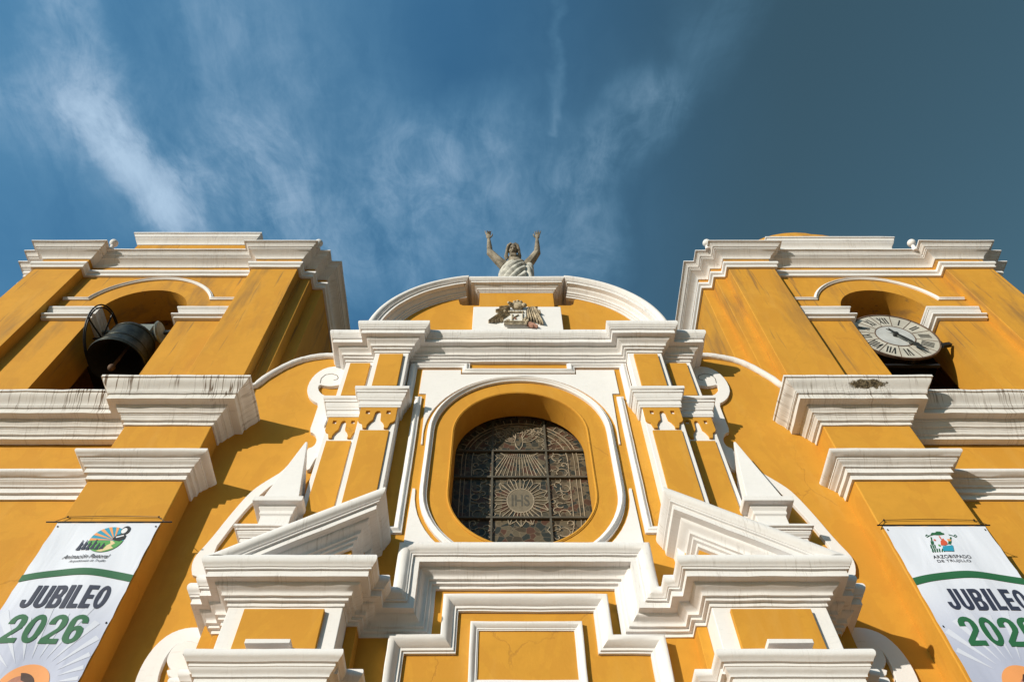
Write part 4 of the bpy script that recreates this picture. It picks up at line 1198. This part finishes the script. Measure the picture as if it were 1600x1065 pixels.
def banner(side):
    rnd = random.Random(5 + side)
    if side == 0: xa, xb = -7.90, -6.07; ztop_ = Zp(816, YBN)
    else: xa, xb = Xp(1378.7, 821, YBN), Xp(1538, 820, YBN); ztop_ = Zp(821, YBN)
    ztop_ = Zp(816 if not side else 821, YBN); zb = ztop_ - 5.0
    lab = ('white JUBILEO 2026 banner on the left buttress, with a round sun emblem on top' if side == 0 else 'white JUBILEO 2026 banner on the right buttress, with a green hat crest on top')
    bn = empty('banner', ((xa + xb) / 2, YBN, zb), lab, 'banner', 'jubilee banners on the buttresses')

    def wave(x_, z_):
        t = (ztop_ - z_)
        return .010 * math.sin(3.1 * (x_ - xa) + 1.2 * t + side) * min(1, t * 2) + .007 * math.sin(7 * (x_ - xa) - 2.3 * t) * min(1, t * 2)
    nx, nz = 34, 90; vs = []; fs = []
    for j in range(nz + 1):
        for i in range(nx + 1):
            X_ = xa + (xb - xa) * i / nx; Z_ = ztop_ + (zb - ztop_) * j / nz
            edge = .012 * abs(math.sin(j * .35)) * (1 if i in (0, nx) else 0)
            vs.append((X_ + (edge if i == 0 else -edge), YBN + wave(X_, Z_), Z_ + (.012 * math.sin(i * .8) if j == 0 else 0)))
    for j in range(nz):
        for i in range(nx): a = j * (nx + 1) + i; fs.append((a, a + nx + 1, a + nx + 2, a + 1))
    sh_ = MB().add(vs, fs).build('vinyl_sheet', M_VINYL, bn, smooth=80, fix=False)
    ro = .20 if side == 0 else .09
    MB().tube([(xa - ro, YBN - .01, ztop_ + .005), (xb + ro, YBN - .01, ztop_ + .005)], .013, 8).build('rod', M_IRON, bn)
    rp = [(xa - .08, YBN - .01, ztop_), (xa + .10, YBN + .02, ztop_ + .16), (xa + .9, YBN + .02, ztop_ + .185), (xb - .10, YBN + .02, ztop_ + .16), (xb + .08, YBN - .01, ztop_)]
    MB().tube(rp, .006, 6).ell(rp[1], .018, .018, .018, 8, 6).ell(rp[3], .018, .018, .018, 8, 6).build('rope', M_IRON, bn)

    def flat(nm, poly, m_, lift, holes=None):
        # cut into narrow upright slices so the print follows the cloth
        mb = MB(); tr = tessellate_polygon([[Vector((a, b_, 0)) for a, b_ in l] for l in [poly] + (holes or [])])
        fl = [p_ for l in [poly] + (holes or []) for p_ in l]
        drape(mb, fl, tr, lift, wave); return mb.build(nm, m_, sh_, smooth=0, fix=False)

    def PXL(x_, y_):                         # position in the source picture, for this side
        return XZ(x_, y_, YBN)
    L_ = .009
    # green arched stripe
    z1 = Zp(901.5 if side == 0 else 904, YBN); n = 24; top_, bot_ = [], []
    wd = xb - xa
    for i in range(n + 1):
        t = i / n; zc = z1 + .20 * math.sin(math.pi * (.10 + .80 * t)) - (.120 if side == 0 else .150)
        top_.append((xa + wd * t, zc + .105)); bot_.append((xa + wd * t, zc - .035))
    mb = MB()
    vs = [(a, YBN - L_ + wave(a, b_), b_) for a, b_ in top_ + bot_]
    mb.add(vs, [(i, i + 1, n + 2 + i, n + 1 + i) for i in range(n)]).build('green_stripe', M_GREEN, sh_, smooth=0, fix=False)
    # headline
    zj0, zj1 = Zp(950, YBN), Zp(914.5, YBN)
    zn0, zn1 = Zp(1005, YBN), Zp(960, YBN)
    if side == 1: zj0, zj1, zn0, zn1 = Zp(953, YBN), Zp(920, YBN), Zp(1009, YBN), Zp(964, YBN)
    if side == 0: xj = (Xp(27, 949, YBN), Xp(160, 949, YBN)); xn = (Xp(-6, 1004, YBN), Xp(120, 1004, YBN))
    else: xj = (Xp(1486, 952, YBN), Xp(1617, 952, YBN)); xn = (Xp(1516, 1008, YBN), Xp(1640, 1008, YBN))
    letters('JUBILEO', xj[0], xj[1], zj0, zj1, M_NAVY, sh_, wave, L_)
    letters('2026', xn[0], xn[1], zn0, zn1, M_GREEN, sh_, wave, L_)
    # pale rays round the portrait
    cxp, czp = (Xp(33, 1072, YBN), Zp(1072, YBN)) if side == 0 else (Xp(1610, 1074, YBN), Zp(1074, YBN))
    for k_ in range(11):
        a = R(10 + 13 * k_); w_ = R(2.8); pts = []
        r0, r1 = .45, 1.25 + .35 * (k_ % 2)
        def lim(a_): 
            r_ = r1
            c_, s_ = math.cos(a_), math.sin(a_)
            if c_ > 0: r_ = min(r_, (xb - .02 - cxp) / c_)
            if c_ < 0: r_ = min(r_, (xa + .02 - cxp) / c_)
            return max(r_, r0 + .01)
        rr_ = min(lim(a - w_), lim(a + w_))
        if rr_ < r0 + .05: continue
        flat('printed_ray', [(cxp + r0 * math.cos(a), czp + r0 * math.sin(a)), (cxp + rr_ * math.cos(a + w_), czp + rr_ * math.sin(a + w_)), (cxp + rr_ * math.cos(a - w_), czp + rr_ * math.sin(a - w_))], M_PRAY, .004)
    clipx = lambda l: [(min(max(a, xa + .01), xb - .01), b_) for a, b_ in l]
    flat('portrait_disc', clipx(circ((cxp, czp), .36, n=40)[:-1]), M_PORA, .006)
    flat('portrait_face', clipx(circ((cxp + (-.07 if side == 0 else 0.05), czp - .10), .20, n=32, ax=1.35)[:-1]), M_PSKIN, .008)
    flat('portrait_hair', clipx([(cxp + (-.07 if side == 0 else 0.05) + .235 * math.cos(R(t)), czp - .02 + .235 * math.sin(R(t))) for t in range(-20, 110, 10)] + [(cxp - .06, czp + .10), (cxp + .06, czp + .05), (cxp + .10, czp - .08)]), M_PHAIR, .010)
    if side == 0:
        def E_(x_, y_): return PXL(x_ / 4.02, 800 + y_ / 4.02)
        rx = (E_(775, 180)[0] - E_(560, 180)[0]) / 2; c_ = ((E_(775, 180)[0] + E_(560, 180)[0]) / 2, E_(670, 172)[1]); rz = (E_(670, 95)[1] - E_(670, 255)[1]) / 2
        em = lambda a0, a1, r0=0, r1=1: ([(c_[0] + rx * r1 * math.cos(R(t)), c_[1] + rz * r1 * math.sin(R(t))) for t in range(a0, a1 + 1, 6)])
        flat('emblem_disc', em(0, 354), M_PBLU, .006)
        foc = (c_[0] + rx * .45, c_[1] - rz * .05)
        for k_ in range(5):
            a0 = 70 + 26 * k_; flat('emblem_ray', [foc] + [(c_[0] + rx * math.cos(R(t)), c_[1] + rz * math.sin(R(t))) for t in (a0, a0 + 5, a0 + 11)], M_PORA, .0085)
        flat('emblem_field', em(186, 354), M_PLGR, .010)
        flat('emblem_path', [(c_[0] + rx * a, c_[1] + rz * b_) for a, b_ in [(.25, -.10), (.40, -.12), (.62, -.30), (.45, -.50), (.66, -.68), (.1, -.97), (-.25, -.93), (.15, -.72), (.20, -.48), (.36, -.34)]], M_PSAND, .012)
        flat('emblem_figure', [(c_[0] + rx * a, c_[1] + rz * b_) for a, b_ in [(.30, .02), (.42, .30), (.60, .42), (.80, .48), (1.0, .30), (1.02, .05), (.8, -.16), (.5, -.10)]], M_INK, .012)
        flat('emblem_head', circ((c_[0] + rx * .80, c_[1] + rz * .72), rx * .26, n=16, ax=1.3)[:-1], M_INK, .0125)
        flat('emblem_face', circ((c_[0] + rx * .74, c_[1] + rz * .68), rx * .17, n=14, ax=1.3)[:-1], M_PWHI, .014)
        flat('emblem_collar', [(c_[0] + rx * a, c_[1] + rz * b_) for a, b_ in [(.45, .2), (.85, .34), (.9, .26), (.5, .10)]], M_PWHI, .014)
        for k_ in range(6):
            xx, zz = c_[0] - rx * (1.35 - .27 * k_), c_[1] - rz * (.82 - .03 * (k_ % 2)); h_ = rz * (.78 if k_ < 4 else .56) * (1 - .07 * (k_ % 3)); w_ = rx * .115
            flat('emblem_walker', [(xx - w_ * 1.2, zz), (xx - w_ * .5, zz + h_ * .5), (xx - w_ * .4, zz + h_ * .78), (xx - w_ * .2, zz + h_ * .84), (xx - .01, zz + h_), (xx + w_ * .35, zz + h_ * .95), (xx + w_ * .25, zz + h_ * .82), (xx + w_ * .5, zz + h_ * .7), (xx + w_ * 1.1, zz + h_ * .6), (xx + w_ * .5, zz + h_ * .42), (xx + w_ * .9, zz)], M_NAVY, .014 + .0012 * (k_ % 3))
        a = E_(385, 291); b_ = E_(672, 291); h_ = E_(385, 272)[1] - a[1]
        text_obj('Animación Pastoral', a[0], a[1], b_[0] - a[0], h_ * 1.35, YBN - L_, M_INK, sh_, shear=.35, bold=.010, wave=wave)
        a = E_(425, 315); b_ = E_(655, 315); h_ = E_(425, 302)[1] - a[1]
        text_obj('Arquidiócesis de Trujillo', a[0], a[1] - .01, b_[0] - a[0], h_ * 1.4, YBN - L_, M_INK, sh_, shear=.35, bold=.004, wave=wave)
    else:
        def E_(x_, y_): return PXL(1360 + x_ / 4.02, 800 + y_ / 4.02)
        xh = lambda l: [E_(*q_) for q_ in l]
        flat('crest_hat', xh([(375, 140), (385, 130), (405, 130), (412, 122), (438, 122), (448, 130), (462, 134), (460, 141), (430, 145), (400, 144)]), M_GREEN, .009)
        for s_ in (0, 1):
            fx = (lambda v: v) if not s_ else (lambda v: 2 * 428 + 28 - v)
            cr = MB(); cr.strip([XZ(*(lambda p_: (1360 + fx(p_[0]) / 4.02, 800 + p_[1] / 4.02))(p__), YBN) for p__ in [(395, 142), (370, 148), (352, 158), (344, 150), (352, 142), (362, 148)]], .012, YBN - .012, th=.002)
            for r_, xs_ in enumerate(((388,), (385, 395), (380, 393, 405), (386, 400, 415, 430))):
                for x_ in xs_:
                    y0 = 158 + 24 * r_
                    xx = x_ - 8 + 3 * r_
                    cr.strip([XZ(1360 + fx(xx) / 4.02, 800 + y0 / 4.02, YBN), XZ(1360 + fx(xx + 4) / 4.02, 800 + (y0 + 22) / 4.02, YBN)], .022, YBN - .010 - .003 * (r_ % 2), th=.002)
            cr.build('crest_tassels', M_GREEN, sh_, smooth=0)
        flat('crest_water', xh([(450, 218), (515, 212), (522, 250), (455, 248)]), M_PBLU, .012)
        flat('crest_tower', xh([(440, 210), (438, 186), (446, 174), (455, 166), (464, 178), (478, 188), (482, 206), (464, 212)]), M_PRED, .009)
        flat('crest_star', circ(E_(402, 177), .02, n=8)[:-1], M_PRED, .009)
        flat('crest_bird', xh([(478, 172), (492, 170), (508, 176), (500, 186), (484, 182)]), M_PORA, .009)
        flat('crest_cross', xh([(426, 152), (434, 152), (446, 172), (438, 172)]), M_PRED, .009)
        flat('crest_plant', xh([(422, 205), (436, 208), (440, 218), (426, 216)]), M_PLGR, .009)
        wv = MB(); wv.strip([E_(457, 228), E_(480, 222), E_(500, 230), E_(518, 224)], .014, YBN - .016, th=.002); wv.build('crest_wave', M_PWHI, sh_, smooth=0)
        a = E_(398, 291); b_ = E_(636, 291); h_ = E_(398, 272)[1] - a[1]
        text_obj('ARZOBISPADO', a[0], a[1], b_[0] - a[0], h_ * 1.05, YBN - L_, M_INK, sh_, bold=.004, wave=wave)
        a = E_(426, 320); b_ = E_(637, 320); h_ = E_(426, 301)[1] - a[1]
        text_obj('DE TRUJILLO', a[0], a[1], b_[0] - a[0], h_ * 1.05, YBN - L_, M_INK, sh_, bold=.004, wave=wave)
    # eyelets with ties
    for xx in (xa + .05, xb - .05):
        for zz in (ztop_ - .10, ztop_ - 2.1):
            MB().ell((xx, YBN - .01 + wave(xx, zz), zz), .014, .006, .018, 8, 6).build('eyelet', M_IRON, sh_)
    return bn


def rr_poly(x0, x1, z0, z1, r_, n=5):
    r_ = min(r_, (x1 - x0) / 2 * .999, (z1 - z0) / 2 * .999); o_ = []
    for cx_, cz_, a0 in ((x1 - r_, z1 - r_, 0), (x0 + r_, z1 - r_, 90), (x0 + r_, z0 + r_, 180), (x1 - r_, z0 + r_, 270)):
        o_ += [(cx_ + r_ * math.cos(R(a0 + 90 * i / n)), cz_ + r_ * math.sin(R(a0 + 90 * i / n))) for i in range(n + 1)]
    return o_


def letters(txt, xa, xb, za, zb, m_, parent, wave, lift):
    """heavy condensed letters, each a solid outline with counters, in a cell 0..1 x 0..1"""
    s = .34
    ro = lambda x0, x1, z0, z1, r_=.30: rr_poly(x0, x1, z0, z1, r_)
    def arcp(cx_, cz_, rx, rz, a0, a1, n=8): return [(cx_ + rx * math.cos(R(a0 + (a1 - a0) * i / n)), cz_ + rz * math.sin(R(a0 + (a1 - a0) * i / n))) for i in range(n + 1)]
    two = [(0, .66)] + list(reversed(arcp(.5, .72, .5, .28, 0, 180))) + [(1, .62)] + [(.92, .50), (.40, .17), (1, .17), (1, 0), (0, 0), (0, .16), (.60, .52), (.64, .60), (.64, .74)] + arcp(.5, .76, .14, .08, 0, 180) + [(.36, .66)]
    G_ = {
        'J': ([(.36 + .64, 1), (.62, 1), (.62, .26)] + list(reversed(arcp(.49, .25, .13, .09, 180, 360))) + [(.36, .36), (0, .36), (0, .26)] + arcp(.5, .26, .5, .26, 180, 360) + [(1, .26)], []),
        'U': ([(0, 1), (.36, 1), (.36, .26)] + arcp(.5, .25, .14, .09, 180, 360) + [(.64, 1), (1, 1), (1, .26)] + list(reversed(arcp(.5, .26, .5, .26, 180, 360))) + [(0, .4)], []),
        'B': ([(0, 0), (.6, 0)] + arcp(.62, .25, .38, .25, -90, 60, 6) + [(.86, .52)] + arcp(.62, .76, .36, .24, -50, 90, 6) + [(0, 1)], [[(.36, .17), (.56, .17), (.62, .22), (.62, .37), (.56, .42), (.36, .42)], [(.36, .60), (.54, .60), (.60, .65), (.60, .78), (.54, .83), (.36, .83)]]),
        'I': ([(0, 0), (1, 0), (1, 1), (0, 1)], []),
        'L': ([(0, 0), (1, 0), (1, .18), (.42, .18), (.42, 1), (0, 1)], []),
        'E': ([(0, 0), (1, 0), (1, .18), (.42, .18), (.42, .41), (.92, .41), (.92, .58), (.42, .58), (.42, .82), (1, .82), (1, 1), (0, 1)], []),
        'O': (rr_poly(0, 1, 0, 1, .48), [rr_poly(.36, .64, .17, .83, .14)]),
        '2': (two, []),
        '0': (rr_poly(0, 1, 0, 1, .48), [rr_poly(.35, .65, .17, .83, .15)]),
        '6': ([(1, .70), (.66, .70), (.66, .77)] + arcp(.5, .77, .15, .07, 0, 180) + [(.35, .55), (.45, .60), (.70, .61)] + [(.90, .54), (1, .42), (1, .26)] + list(reversed(arcp(.5, .27, .5, .27, 180, 350))) + [(0, .73)] + list(reversed(arcp(.5, .73, .5, .27, 0, 180))), [rr_poly(.36, .65, .15, .46, .13)]),
    }
    wds = {'I': .42, 'L': .80, 'E': .86, 'J': .95}
    gap = .13; ws = [wds.get(c_, 1.0) for c_ in txt]; tot = sum(ws) + gap * (len(txt) - 1); kx = (xb - xa) / tot; cur = xa
    mb = MB()
    for c_, w in zip(txt, ws):
        outl, holes = G_[c_]
        loops = [[(cur + a * w * kx, za + b_ * (zb - za)) for a, b_ in l] for l in [outl] + holes]
        tr = tessellate_polygon([[Vector((a, b_, 0)) for a, b_ in l] for l in loops]); fl = [p_ for l in loops for p_ in l]
        drape(mb, fl, tr, lift, wave)
        cur += (w + gap) * kx
    mb.build('lettering', m_, parent, smooth=0, fix=False)


banner(0); banner(1)
for o in bpy.data.objects:
    if '_w' in o: del o['_w']
